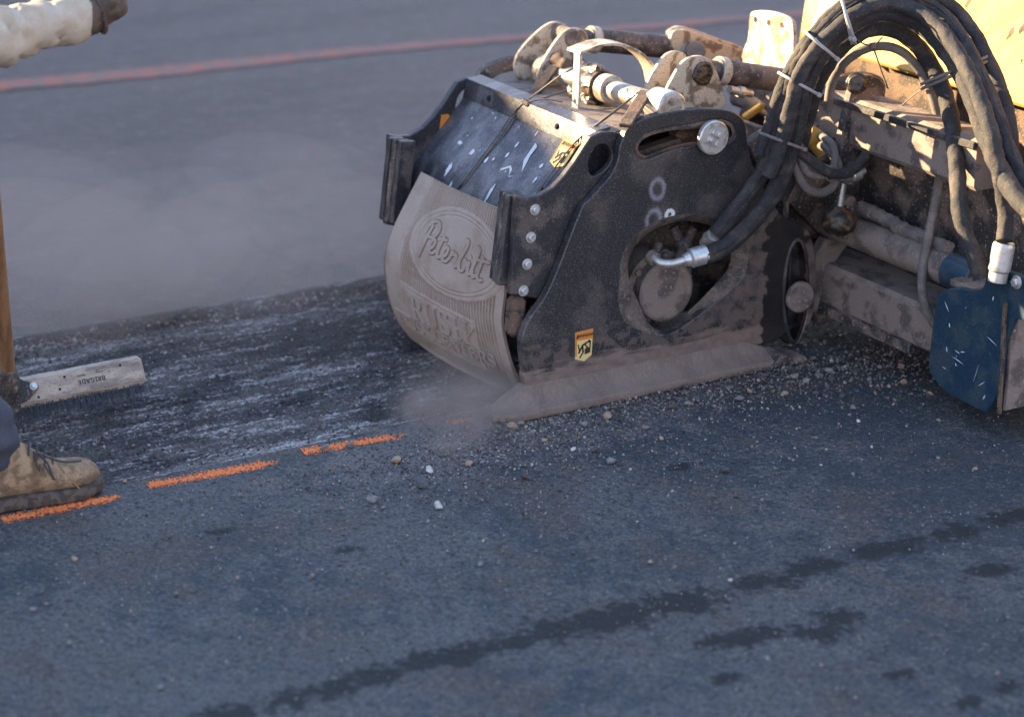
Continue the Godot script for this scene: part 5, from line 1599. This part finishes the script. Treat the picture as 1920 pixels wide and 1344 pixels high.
func build_hoses() -> void:
	var t := thing("hose_bundle", "thick arching bundle of black sleeved hydraulic hoses held with zip ties", "hoses")
	var paths := [
		[P3([0.642, 0.3643, -0.02, 0.6835, 0.3802, -0.005, 0.7587, 0.4333, 0.01, 0.8282, 0.5276, 0.03, 0.8648, 0.6333, 0.045, 0.8778, 0.7378, 0.06, 0.8884, 0.842, 0.08, 0.9293, 0.9301, 0.1, 0.993, 0.997, 0.13, 1.0791, 1.0192, 0.16, 1.1556, 0.984, 0.212, 1.1573, 0.9184, 0.334, 1.1258, 0.8478, 0.455, 1.0996, 0.7731, 0.546, 1.0662, 0.7155, 0.638, 1.0289, 0.6651, 0.759, 1.0244, 0.6254, 0.881]), 0.0265],
		[P3([0.6854, 0.4156, -0.03, 0.7352, 0.4858, -0.01, 0.7985, 0.5647, 0, 0.8323, 0.6602, 0.015, 0.851, 0.7638, 0.03, 0.8691, 0.867, 0.05, 0.9196, 0.9644, 0.08, 0.9972, 1.0356, 0.11, 1.0926, 1.0643, 0.15, 1.1922, 1.0287, 0.196, 1.2105, 0.9607, 0.303, 1.1846, 0.8769, 0.425, 1.166, 0.7973, 0.516, 1.1329, 0.7272, 0.607, 1.1102, 0.6463, 0.729]), 0.0235],
		[P3([0.7931, 0.5848, 0.05, 0.8232, 0.6726, 0.065, 0.8387, 0.7674, 0.075, 0.8536, 0.8621, 0.09, 0.9028, 0.9469, 0.115, 0.9765, 1.0153, 0.145, 1.0744, 1.0439, 0.17, 1.1297, 1.0168, 0.257, 1.1148, 0.9591, 0.394, 1.0832, 0.8856, 0.516, 1.0566, 0.8054, 0.607, 1.0434, 0.7119, 0.668, 1.0475, 0.6158, 0.698, 1.0233, 0.5488, 0.729]), 0.022],
		[P3([0.9031, 0.4848, -0.04, 0.9366, 0.5941, -0.02, 0.9556, 0.7231, 0, 0.9659, 0.8069, 0.02, 0.9914, 0.8899, 0.05, 1.0366, 0.9487, 0.09, 1.11, 0.9667, 0.12, 1.1764, 0.927, 0.16, 1.2166, 0.8459, 0.212, 1.1607, 0.7835, 0.334, 1.112, 0.7025, 0.425, 1.0494, 0.6331, 0.516, 1.0185, 0.5542, 0.577, 1.0123, 0.4869, 0.638, 1.0157, 0.4355, 0.668]), 0.024],
		[P3([0.8005, 0.6314, 0, 0.829, 0.7257, 0.01, 0.851, 0.8291, 0.03, 0.8929, 0.9308, 0.06, 0.9662, 1.021, 0.09, 1.0715, 1.0855, 0.13, 1.2017, 1.066, 0.17, 1.2709, 0.9921, 0.242, 1.261, 0.9017, 0.364, 1.2489, 0.7984, 0.455, 1.2059, 0.6897, 0.546, 1.1805, 0.6027, 0.638]), 0.021]]
	for p in paths:
		var sp := spline(p[0], 0.009)
		obj("hose", tube(sp, p[1] * 0.92, 18, null, true, 0.0042), M.hose_sleeve, t)
	# seam flaps of the sleeves
	for k in [0, 1]:
		var sp := spline(paths[k][0], 0.012)
		var off := PackedVector3Array()
		for i in sp.size():
			off.append(sp[i] + Vector3(-0.35, 0.35, 0.87) * (paths[k][1] - 0.001) + Vector3(0.3, 0.2, 0) * 0.006 * sin(i * 0.35))
		obj("sleeve_seam", tube(off, 0.003, 6), M.hose_sleeve, t)
	# crimped fittings at the motor
	var fa := Vector3(0.6474, 0.3701, -0.018)
	var fb := Vector3(0.5829, 0.3587, -0.03)
	obj("crimp_fitting", lathe_on(fa, fb, [[0, 0.026], [0.01, 0.027], [0.045, 0.027], [0.05, 0.02], [fa.distance_to(fb), 0.016]], 24), M.zinc, t)
	obj("elbow_pipe", tube(spline(P3([0.588, 0.3594, -0.03, 0.5586, 0.3492, -0.045, 0.5338, 0.3491, -0.065, 0.5257, 0.3586, -0.09])), 0.0125, 16), M.bare_steel, t)
	obj("elbow_nut", lathe_on(Vector3(0.533, 0.3513, -0.085), Vector3(0.5209, 0.3618, -0.12), [[0, 0.018], [0.004, 0.021], [0.026, 0.021], [0.03, 0.018]], 6), M.dusty_steel, t)
	obj("crimp_fitting", lathe_on(Vector3(0.6818, 0.4161, -0.03), Vector3(0.6789, 0.3644, -0.1), [[0, 0.02], [0.03, 0.021], [0.034, 0.015], [0.06, 0.013]], 20), M.zinc, t)
	obj("crimp_fitting", lathe_on(Vector3(1.0368, 0.5389, 0.715), Vector3(1.0251, 0.4501, 0.715), [[0, 0.025], [0.008, 0.028], [0.07, 0.028], [0.075, 0.024], [0.1, 0.024]], 24), M.zinc, t)
	# ties round the bundle
	var ties := [[Vector3(0.8527, 0.6684, 0.03), Vector3(0.9366, 0.6325, 0.03), 0.078, 0.06, "hose_rubber"], [Vector3(0.8817, 0.8263, 0.055), Vector3(0.9549, 0.786, 0.055), 0.07, 0.06, "white_plastic"], [Vector3(0.923, 0.9322, 0.085), Vector3(0.9824, 0.8874, 0.085), 0.066, 0.06, "white_plastic"], [Vector3(0.9836, 1.0015, 0.11), Vector3(1.0058, 0.9354, 0.11), 0.07, 0.065, "white_plastic"], [Vector3(0.9833, 1.001, 0.115), Vector3(1.0126, 0.9356, 0.115), 0.07, 0.067, "white_plastic"], [Vector3(1.1904, 0.8792, 0.31), Vector3(1.106, 0.8602, 0.31), 0.1, 0.085, "hose_rubber"], [Vector3(1.1951, 0.8673, 0.31), Vector3(1.1106, 0.8484, 0.31), 0.1, 0.087, "hose_rubber"]]
	for e in ties:
		zip_tie(t, e[0], e[1] - e[0], e[2], e[3], Vector3.ZERO, M[e[4]])
	var thin := thing("thin_hose", "thin grey hose looped under the big hose arch and hanging down", "hose")
	obj("hose", tube(spline(P3([1.022, 0.73, 0, 1.0192, 0.8156, 0.02, 1.038, 0.8796, 0.06, 1.0903, 0.9148, 0.1, 1.1494, 0.9031, 0.14, 1.1943, 0.8421, 0.18, 1.2137, 0.7606, 0.22, 1.2185, 0.6492, 0.25, 1.188, 0.542, 0.28, 1.1426, 0.437, 0.31, 1.1034, 0.3465, 0.34, 1.1012, 0.2623, 0.36, 1.1304, 0.1997, 0.38])), 0.0125, 14), M.hose_rubber, thin)
	for s in [P3([0.9776, 0.9756, 0.12, 1.0307, 0.9357, 0.11, 1.0868, 0.9138, 0.1]), P3([1.0993, 0.942, 0.12, 1.0904, 0.9267, 0.11, 1.0834, 0.9112, 0.1]), P3([1.0786, 0.9164, 0.11, 1.1333, 0.844, 0.08, 1.1945, 0.7777, 0.04]), P3([1.2265, 0.859, 0.27, 1.1846, 0.8221, 0.22, 1.1958, 0.7567, 0.12, 1.183, 0.6676, 0.03])]:
		obj("tie_strap", tube(spline(s), 0.004, 6, null, true, 0.0, 0.5), M.hose_rubber, thin)
	obj("tie_head", bx(Vector3(0.016, 0.014, 0.012), 0.002), M.hose_rubber, thin, Transform3D(Basis(), Vector3(1.0725, 0.9208, 0.115)))
	obj("tie_head", bx(Vector3(0.018, 0.014, 0.012), 0.002), M.hose_rubber, thin, Transform3D(Basis(), Vector3(1.18, 0.8265, 0.225)))
	# coil of small hoses tied beside the upright
	var coil := thing("coiled_hose", "small coil of dusty hoses tied to the planer's rear upright", "hose")
	for p in [[P3([0.9171, 0.6133, 0, 0.9155, 0.5687, 0.02, 0.9393, 0.5273, 0.03, 0.9914, 0.5049, 0.03, 1.0359, 0.5246, 0.03, 1.0533, 0.573, 0.02, 1.0368, 0.6129, 0, 1.0454, 0.6156, -0.05]), 0.0125], [P3([0.9197, 0.6205, 0.02, 0.9288, 0.581, 0.035, 0.9623, 0.5597, 0.04, 1.0094, 0.5609, 0.04, 1.0333, 0.593, 0.03, 1.043, 0.6302, 0, 1.0516, 0.6384, -0.06]), 0.011], [P3([0.9166, 0.6484, 0.01, 0.9346, 0.6059, 0.03, 0.9862, 0.5768, 0.05, 1.065, 0.5452, 0.05, 1.1136, 0.5423, 0.04]), 0.015]]:
		obj("hose", tube(spline(p[0]), p[1], 12, null, true, 0.002), M.hose_rubber, coil)
	obj("hose", tube(spline(P3([0.9078, 0.6362, 0.03, 0.9525, 0.5963, 0.05, 1.001, 0.5667, 0.06, 1.0652, 0.5627, 0.06, 1.1206, 0.5938, 0.05, 1.1472, 0.6391, 0.045])), 0.0145, 14), M.hose_sleeve, coil)
	obj("crimp_fitting", lathe_on(Vector3(1.1439, 0.6335, 0.045), Vector3(1.1536, 0.6774, 0.045), [[0, 0.015], [0.005, 0.017], [0.035, 0.017], [0.04, 0.012]], 18), M.zinc, coil)
	obj("elbow_pipe", tube(spline(P3([1.154, 0.6714, 0.045, 1.1692, 0.6955, 0.04, 1.1721, 0.714, 0.03, 1.1655, 0.7181, 0.01])), 0.008, 12), M.bare_steel, coil)
	obj("elbow_nut", lathe_on(Vector3(1.1689, 0.7153, 0.02), Vector3(1.1752, 0.7131, -0.03), [[0, 0.012], [0.003, 0.015], [0.022, 0.015], [0.026, 0.012]], 6), M.zinc, coil)
	obj("crimp_fitting", lathe_on(Vector3(1.0719, 0.5485, 0.055), Vector3(1.1287, 0.5579, 0.05), [[0, 0.014], [0.004, 0.016], [0.03, 0.016], [0.034, 0.01], [0.05, 0.009]], 18), M.zinc, coil)
	obj("pipe_elbow", tube(spline(P3([1.0226, 0.6439, -0.1, 1.0648, 0.6172, -0.1, 1.0888, 0.5834, -0.08])), 0.03, 18), M.dusty_yellow, coil)
	obj("tie_band", tube(circle_pts(Vector3(1.0049, 0.565, 0.055), 0.021), 0.003, 6, null, false), M.hose_rubber, coil)
	# sleeved hose lying on the shift tube
	var lumpy := thing("sleeved_hose", "wrinkled dusty sleeved hose lying along the shift tube", "hose")
	obj("hose", tube(spline(P3([1.17, 0.4245, -0.0067, 1.17, 0.4236, 0.0692, 1.17, 0.4125, 0.1628, 1.17, 0.4104, 0.2645, 1.17, 0.4098, 0.3631])), 0.018, 16, null, true, 0.012), M.hose_rubber, lumpy)
	obj("crimp_fitting", rod(Vector3(1.17, 0.424, -0.021), Vector3(1.17, 0.4253, 0.0455), 0.021, 16, 0.003), M.dusty_steel, lumpy)

# ---------------------------------------------------------------- broom
func build_broom() -> void:
	var t := thing("push_broom", "worn wooden push broom head with dark bristles, stamped upside down, in the milled strip", "broom")
	# board axes: along = board length (to the right), its face tilted toward the handle side
	var a := Vector3(-1.12, 0.078, -0.655)
	var along := Vector3(1, 0.012, -0.005).normalized()
	var up := Vector3(0, 0.86, -0.5).normalized()
	up = (up - along * along.dot(up)).normalized()
	var out := along.cross(up)
	var b := Basis(along, up, out)
	var half := 0.375
	var ctr := a
	obj("board", bx(Vector3(half * 2, 0.082, 0.05), 0.012), M.broom_wood, t, Transform3D(b, ctr))
	for e in [[0.155, 0.018], [0.31, 0.02], [0.135, -0.012], [0.075, -0.022]]:
		obj("nail_hole", rod(ctr + along * e[0] + up * e[1] + out * 0.0246, ctr + along * e[0] + up * e[1] + out * 0.0256, 0.0035, 10), M.dark_void, t)
	# stamp, upside down as the head lies
	var flip := Basis(-along, -up, out)
	obj("stamp", text_mesh("BRIGADE", 0.018, 0.0006), M.print_dark, t, Transform3D(flip, ctr + along * 0.225 - up * 0.004 + out * 0.0254))
	for e in [[0.2, 0.022], [0.25, 0.022]]:
		obj("stamp_line", bx(Vector3(e[1], 0.0022, 0.0006), 0.0001), M.print_dark, t, Transform3D(b, ctr + along * e[0] + up * 0.014 + out * 0.0254))
	# bristles: many stiff fibres
	rng.seed = 44
	var st := new_st()
	st.set_smooth_group(-1)
	for k in 1700:
		var x := rng.randf_range(-half + 0.01, half - 0.006)
		var d := rng.randf_range(-0.018, 0.02)
		var p := ctr + along * x - up * 0.036 + out * d
		var q := p - up * (0.014 + 0.04 * pow(rng.randf(), 0.6)) + Vector3(rng.randfn(0, 0.01), 0, rng.randfn(0.004, 0.009))
		q.y = maxf(q.y, -0.03)
		var s := Vector3(0.0009, 0, 0.0005)
		tri(st, p - s, p + s, q)
		tri(st, p - Vector3(0, 0, 0.0009), p + Vector3(0, 0, 0.0009), q)
	for k in 14:
		var x := rng.randf_range(-0.1, half)
		var p := ctr + along * x + up * 0.03 - out * 0.01
		tri(st, p - along * 0.0008, p + along * 0.0008, p + up * rng.randf_range(0.015, 0.03) + along * rng.randfn(0, 0.012))
	var br := obj("bristles", done(st), plain("bristle", Color(0.06, 0.068, 0.085), 0.6), t)
	br.set_meta("kind", "stuff")
	# metal bracket and ferrule
	var h0 := Vector3(-1.1257, 0.1734, -0.6)
	var h1 := Vector3(-1.1671, 0.5949, -0.45)
	var hd := (h1 - h0).normalized()
	obj("bracket", plate(smooth_loop(P2([-0.06, -0.036, 0.045, -0.034, 0.088, -0.004, 0.094, 0.01, 0.08, 0.02, 0.05, 0.03, 0.045, 0.05, -0.06, 0.05]), 1), [], 0.0255, 0.0335, 0.002), M.dusty_black, t, Transform3D(b, ctr - along * 0.012))
	bolts(t, [ctr + along * 0.066 + up * 0.008 + out * 0.034], out, M.zinc, 0.65)
	obj("ferrule", lathe_on(h0 - hd * 0.13, h0 + hd, [[0, 0.03], [0.02, 0.027], [0.13, 0.0245], [0.134, 0.021]], 24), M.dusty_black, t)
	bolts(t, [h0 - hd * 0.055 + Vector3(0.006, 0.0, 0.0255), h0 - hd * 0.03 + Vector3(0.004, 0, 0.025)], Vector3(0.1, 0.1, 1), M.dusty_black, 0.6)
	obj("handle", rod(h0 - hd * 0.06, h0 + hd * 1.38, 0.0185, 20, 0.004), M.handle_wood, t)

# ---------------------------------------------------------------- person
func boot_mesh(part: int) -> ArrayMesh:
	# local: x toe, y up, z across; heel at 0, toe at 0.3
	var xs := [0.0, 0.006, 0.02, 0.05, 0.09, 0.13, 0.17, 0.2, 0.23, 0.26, 0.28, 0.293, 0.3]
	var wd := [0.012, 0.026, 0.036, 0.04, 0.039, 0.042, 0.048, 0.051, 0.052, 0.047, 0.038, 0.024, 0.008]
	var tp := [0.12, 0.15, 0.175, 0.18, 0.172, 0.145, 0.112, 0.096, 0.09, 0.086, 0.079, 0.067, 0.048]
	var n := 22
	return sheet(n, xs.size() * 3 - 3, func(u, v):
		var f: float = v * (xs.size() - 1)
		var i := mini(int(f), xs.size() - 2)
		var k := f - i
		var x := lerpf(xs[i], xs[i + 1], k)
		var w := lerpf(wd[i], wd[i + 1], k)
		var h := lerpf(tp[i], tp[i + 1], k)
		var a: float = u * TAU
		if part == 0:
			var y0 := 0.026
			var cy := (h + y0) / 2
			var ex := cos(a)
			var ey := sin(a)
			var zz := w * signf(ex) * pow(absf(ex), 0.7) * (1.0 if ey < 0 else lerpf(1.0, 0.78, ey))
			var fold := 0.0025 * n_mid.get_noise_2d(x * 6.0, a * 0.4) - 0.003 * exp(-pow((x - 0.2) / 0.006, 2.0)) * maxf(ey, 0.0)
			return Vector3(x, cy + (h - y0) / 2 * signf(ey) * pow(absf(ey), 0.75) + fold, zz + fold)
		var ws := w + 0.007
		var xx := x + (0.006 if x > 0.27 else 0.0)
		var ey2 := signf(sin(a)) * pow(absf(sin(a)), 0.3)
		var ex2 := signf(cos(a)) * pow(absf(cos(a)), 0.3)
		var toe := 0.01 * ss(0.24, 0.305, xx)
		return Vector3(xx, 0.018 + toe + ey2 * 0.0175 + 0.0012 * sin(x * 420.0) * (1.0 if ey2 < 0.5 else 0.0), ws * ex2))

func build_person() -> void:
	var t := thing("person", "worker in cream sleeves, dark trousers and tan lace boots beside the broom", "person", Vector3(-1.45, 0, -0.3))
	var o := Vector3(1.45, 0, 0.3)
	var L := func(v: Vector3) -> Vector3: return v + o
	# near (right) boot stands at the strip edge, far boot a stride behind
	var feet := [[Vector3(-1.352, 0.0, -0.148), -0.06], [Vector3(-1.78, -0.028, -0.46), 0.12]]
	for f in feet:
		var xf := Transform3D(Basis(Vector3.UP, f[1]), L.call(f[0]))
		var boot := obj("boot", boot_mesh(0), M.boot_leather, t, xf)
		obj("sole", boot_mesh(1), M.boot_sole, boot)
		# toe seam, quarter seam and laces
		obj("seam", tube(spline(P3([0.235, 0.035, 0.053, 0.215, 0.065, 0.052, 0.2, 0.088, 0.034, 0.195, 0.098, 0.0])), 0.0016, 6), M.boot_leather, boot)
		obj("seam", tube(spline(P3([0.03, 0.05, 0.041, 0.1, 0.06, 0.041, 0.15, 0.078, 0.043, 0.18, 0.098, 0.026])), 0.0016, 6), M.boot_leather, boot)
		for k in 4:
			var x := 0.185 - k * 0.018
			var y := 0.102 + k * 0.0145
			obj("lace", tube(spline(P3([x - 0.006, y - 0.012, 0.034, x, y + 0.004, 0.016, x + 0.006, y + 0.008, -0.004, x, y + 0.002, -0.028])), 0.0026, 7), M.print_dark, boot)
		obj("lace", tube(spline(P3([0.15, 0.128, 0.02, 0.165, 0.112, 0.045, 0.172, 0.082, 0.053, 0.176, 0.07, 0.055, 0.17, 0.082, 0.056, 0.155, 0.112, 0.048])), 0.0026, 7), M.print_dark, boot)
		obj("lace", tube(spline(P3([0.15, 0.13, 0.02, 0.185, 0.112, 0.036, 0.22, 0.099, 0.034, 0.25, 0.095, 0.03])), 0.0026, 7), M.print_dark, boot)
		obj("lace", tube(spline(P3([0.14, 0.135, 0.02, 0.14, 0.11, 0.046, 0.143, 0.095, 0.05, 0.147, 0.11, 0.046])), 0.0026, 7), M.print_dark, boot)
	# body: head, neck, hands are covered by gloves; skin shows at the face and neck
	var neck := Vector3(-1.56, 1.45, -0.3)
	var head := Vector3(-1.5, 1.64, -0.3)
	var body := blob([
		[L.call(neck + Vector3(-0.01, -0.1, 0)), L.call(neck + Vector3(0.03, 0.08, 0)), 0.06, 0.055],
		[L.call(head + Vector3(-0.02, 0.03, 0)), L.call(head + Vector3(0.0, 0.03, 0)), 0.088, 0.085],
		[L.call(head + Vector3(0.015, -0.03, 0)), L.call(head + Vector3(0.045, -0.075, 0)), 0.062, 0.038],
		[L.call(head + Vector3(0.085, 0.015, 0)), L.call(head + Vector3(0.103, -0.018, 0)), 0.012, 0.016],
		[L.call(head + Vector3(0.072, 0.035, -0.045)), L.call(head + Vector3(0.072, 0.035, 0.045)), 0.018, 0.018],
		[L.call(head + Vector3(0.08, -0.045, -0.02)), L.call(head + Vector3(0.08, -0.045, 0.02)), 0.013, 0.013],
		[L.call(head + Vector3(-0.005, 0.015, 0.08)), L.call(head + Vector3(-0.012, -0.025, 0.078)), 0.016, 0.01],
		[L.call(head + Vector3(-0.005, 0.015, -0.08)), L.call(head + Vector3(-0.012, -0.025, -0.078)), 0.016, 0.01]], 0.007, 0.018)
	obj("body", body, plain("skin", Color(0.42, 0.24, 0.17), 0.6), t)
	for s in [-1, 1]:
		obj("eye", rod(L.call(head + Vector3(0.07, 0.012, 0.03 * s)), L.call(head + Vector3(0.081, 0.012, 0.031 * s)), 0.011, 12, 0.004), M.print_dark, t)
	obj("cap", blob([[L.call(head + Vector3(-0.02, 0.062, 0)), L.call(head + Vector3(0.005, 0.06, 0)), 0.085, 0.082], [L.call(head + Vector3(0.08, 0.06, -0.03)), L.call(head + Vector3(0.14, 0.05, 0.0)), 0.012, 0.008], [L.call(head + Vector3(0.08, 0.06, 0.03)), L.call(head + Vector3(0.14, 0.05, 0.0)), 0.012, 0.008]], 0.008, 0.02), M.trouser_cloth, t)
	# jacket: torso and sleeves, with folds
	var sh_r := Vector3(-1.53, 1.38, -0.12)
	var el_r := Vector3(-1.4, 1.105, -0.14)
	var wr_r := Vector3(-0.9707, 1.1279, -0.28)
	var sh_l := Vector3(-1.56, 1.38, -0.48)
	var el_l := Vector3(-1.5, 1.1, -0.56)
	var wr_l := Vector3(-1.27, 1.02, -0.47)
	var fold := func(p: Vector3) -> float:
		var q: Vector3 = p - o
		var d: float = (q - el_r).dot((wr_r - el_r).normalized())
		return 0.016 * n_mid.get_noise_3dv(q * Vector3(2.4, 1.3, 1.3)) + 0.036 * pow(1.0 - absf(sin(d * 48.0 + q.y * 24.0 + 2.2 * n_mid.get_noise_3dv(q * 0.6))), 2.5) * ss(0.46, 0.2, d) * clampf(0.55 + 1.2 * n_big.get_noise_3dv(q * 5.0), 0.0, 1.0)
	var jacket := blob([
		[L.call(Vector3(-1.62, 0.95, -0.3)), L.call(Vector3(-1.57, 1.25, -0.3)), 0.15, 0.155],
		[L.call(Vector3(-1.6, 1.0, -0.4)), L.call(Vector3(-1.56, 1.33, -0.42)), 0.1, 0.1],
		[L.call(Vector3(-1.6, 1.0, -0.2)), L.call(Vector3(-1.56, 1.33, -0.18)), 0.1, 0.1],
		[L.call(Vector3(-1.56, 1.36, -0.3)), L.call(neck + Vector3(0, -0.03, 0)), 0.1, 0.07],
		[L.call(sh_r), L.call(el_r), 0.075, 0.068], [L.call(el_r), L.call(el_r.lerp(wr_r, 0.45)), 0.072, 0.06], [L.call(el_r.lerp(wr_r, 0.45)), L.call(el_r.lerp(wr_r, 0.96)), 0.058, 0.056],
		[L.call(sh_l), L.call(el_l), 0.075, 0.066], [L.call(el_l), L.call(wr_l), 0.064, 0.047]], 0.011, 0.05, fold)
	obj("jacket", jacket, M.sleeve_cloth, t)
	# gloves
	var wf := Vector3(-0.898, 1.1436, -0.28)
	glove(t, L.call(wr_r - (wr_r - el_r).normalized() * 0.01), (wf - wr_r).normalized(), Vector3(0.3, 0.2, 0.93))
	var hh := (Vector3(-1.1552, 0.5931, -0.45) - Vector3(-1.1257, 0.1734, -0.6)).normalized()
	glove(t, L.call(wr_l), Vector3(0.8, 0.1, 0.2), Vector3(0.2, 0.9, 0.3))
	# trousers
	var cloth := func(p: Vector3) -> float:
		var q: Vector3 = p - o
		var low := ss(0.42, 0.16, q.y)
		return 0.009 * n_mid.get_noise_3dv(q * Vector3(0.7, 1.5, 0.7)) + low * 0.007 * sin(q.y * 75.0 + q.x * 22.0 + 3.0 * n_big.get_noise_3dv(q * 4.0))
	var trousers := blob([
		[L.call(Vector3(-1.62, 0.92, -0.22)), L.call(Vector3(-1.62, 0.92, -0.38)), 0.135, 0.135],
		[L.call(Vector3(-1.6, 0.88, -0.2)), L.call(Vector3(-1.44, 0.5, -0.15)), 0.105, 0.082],
		[L.call(Vector3(-1.44, 0.5, -0.15)), L.call(Vector3(-1.335, 0.22, -0.147)), 0.08, 0.072], [L.call(Vector3(-1.335, 0.22, -0.147)), L.call(Vector3(-1.318, 0.17, -0.147)), 0.074, 0.074],
		[L.call(Vector3(-1.62, 0.88, -0.4)), L.call(Vector3(-1.68, 0.48, -0.44)), 0.105, 0.082], [L.call(Vector3(-1.68, 0.48, -0.44)), L.call(Vector3(-1.74, 0.14, -0.46)), 0.08, 0.07]], 0.011, 0.04, cloth)
	obj("trousers", trousers, M.trouser_cloth, t)

func glove(parent: Node3D, wrist: Vector3, dir: Vector3, side: Vector3) -> void:
	# closed hand: knitted cuff, palm, four curled fingers of different length and the thumb across them
	var d := dir.normalized()
	var s := (side - d * side.dot(d)).normalized()
	var n := d.cross(s)
	var palm := wrist + d * 0.09
	var bones := [[wrist + d * 0.012, wrist + d * 0.03, 0.05, 0.048], [wrist + d * 0.03, palm + s * 0.02, 0.043, 0.03], [wrist + d * 0.03, palm - s * 0.02, 0.043, 0.03]]
	var len := [0.036, 0.042, 0.039, 0.03]
	for k in 4:
		var base := palm + s * (0.033 - 0.022 * k) + d * (0.012 - 0.004 * absf(k - 1.2))
		var m1: Vector3 = base + d * len[k] * 0.5 - n * len[k] * 0.75
		var m2: Vector3 = m1 - d * len[k] * 0.65 - n * len[k] * 0.3
		var m3: Vector3 = m2 - d * len[k] * 0.4 + n * len[k] * 0.35
		bones.append([base, m1, 0.0125, 0.0115])
		bones.append([m1, m2, 0.0115, 0.011])
		bones.append([m2, m3, 0.011, 0.0095])
	var th := wrist + d * 0.04 + s * 0.034
	bones.append([th, th + d * 0.035 + s * 0.012 - n * 0.016, 0.016, 0.0135])
	bones.append([th + d * 0.035 + s * 0.012 - n * 0.016, th + d * 0.05 - s * 0.008 - n * 0.04, 0.0135, 0.0115])
	var g := obj("glove", blob(bones, 0.004, 0.008, func(p): return 0.003 * n_mid.get_noise_3dv(p * 5.0)), M.glove_leather, parent)
	var ring := PackedVector3Array()
	for k in 21:
		ring.append(wrist + d * 0.05 + (s * cos(k * TAU / 20) + n * sin(k * TAU / 20)) * 0.051)
	obj("cuff_binding", tube(ring, 0.005, 8, null, false, 0.003), M.glove_leather, g)

# ---------------------------------------------------------------- dust in the air
func puff(at: Vector3, size: Vector3, density: float, turn := 0.0) -> void:
	var f := FogVolume.new()
	f.name = numbered("dust_cloud")
	f.shape = RenderingServer.FOG_VOLUME_SHAPE_ELLIPSOID
	f.size = size
	f.position = at
	f.rotation.z = turn
	var m := FogMaterial.new()
	m.density = density
	m.albedo = Color(0.9, 0.81, 0.76)
	f.material = m
	add_child(f)
	f.set_meta("kind", "stuff")
	tag(f, "thin pale dust drifting beside the planer drum", "dust", "dust clouds")

func build_dust() -> void:
	# drifting wisps thrown out at the shoe nose and under the flap, then thinner ones beyond the drum
	rng.seed = 303
	for k in 42:
		var g := rng.randf()
		var p := Vector3(0.1 - 0.32 * g + rng.randfn(0, 0.05), 0.015 + absf(rng.randfn(0, 0.04)), -0.16 + rng.randfn(0, 0.09) + 0.1 * g)
		var r := rng.randf_range(0.05, 0.2)
		puff(p, Vector3(r * rng.randf_range(1.0, 2.2), r * rng.randf_range(0.5, 0.9), r), rng.randf_range(0.06, 0.16) / r, rng.randf_range(-0.5, 0.7))
	for k in 18:
		var p := Vector3(rng.randf_range(-0.8, 0.3), rng.randf_range(0.02, 0.35), rng.randf_range(-2.0, -0.85))
		var r := rng.randf_range(0.3, 0.6)
		puff(p, Vector3(r * 1.6, r * 0.7, r), rng.randf_range(0.16, 0.45), rng.randf_range(-0.4, 0.4))
	for k in 7:
		var p := Vector3(rng.randf_range(1.2, 3.2), rng.randf_range(1.0, 1.7), rng.randf_range(-4.2, -2.6))
		var r := rng.randf_range(0.5, 1.1)
		puff(p, Vector3(r * 1.6, r * 0.7, r), rng.randf_range(0.06, 0.16), rng.randf_range(-0.4, 0.4))
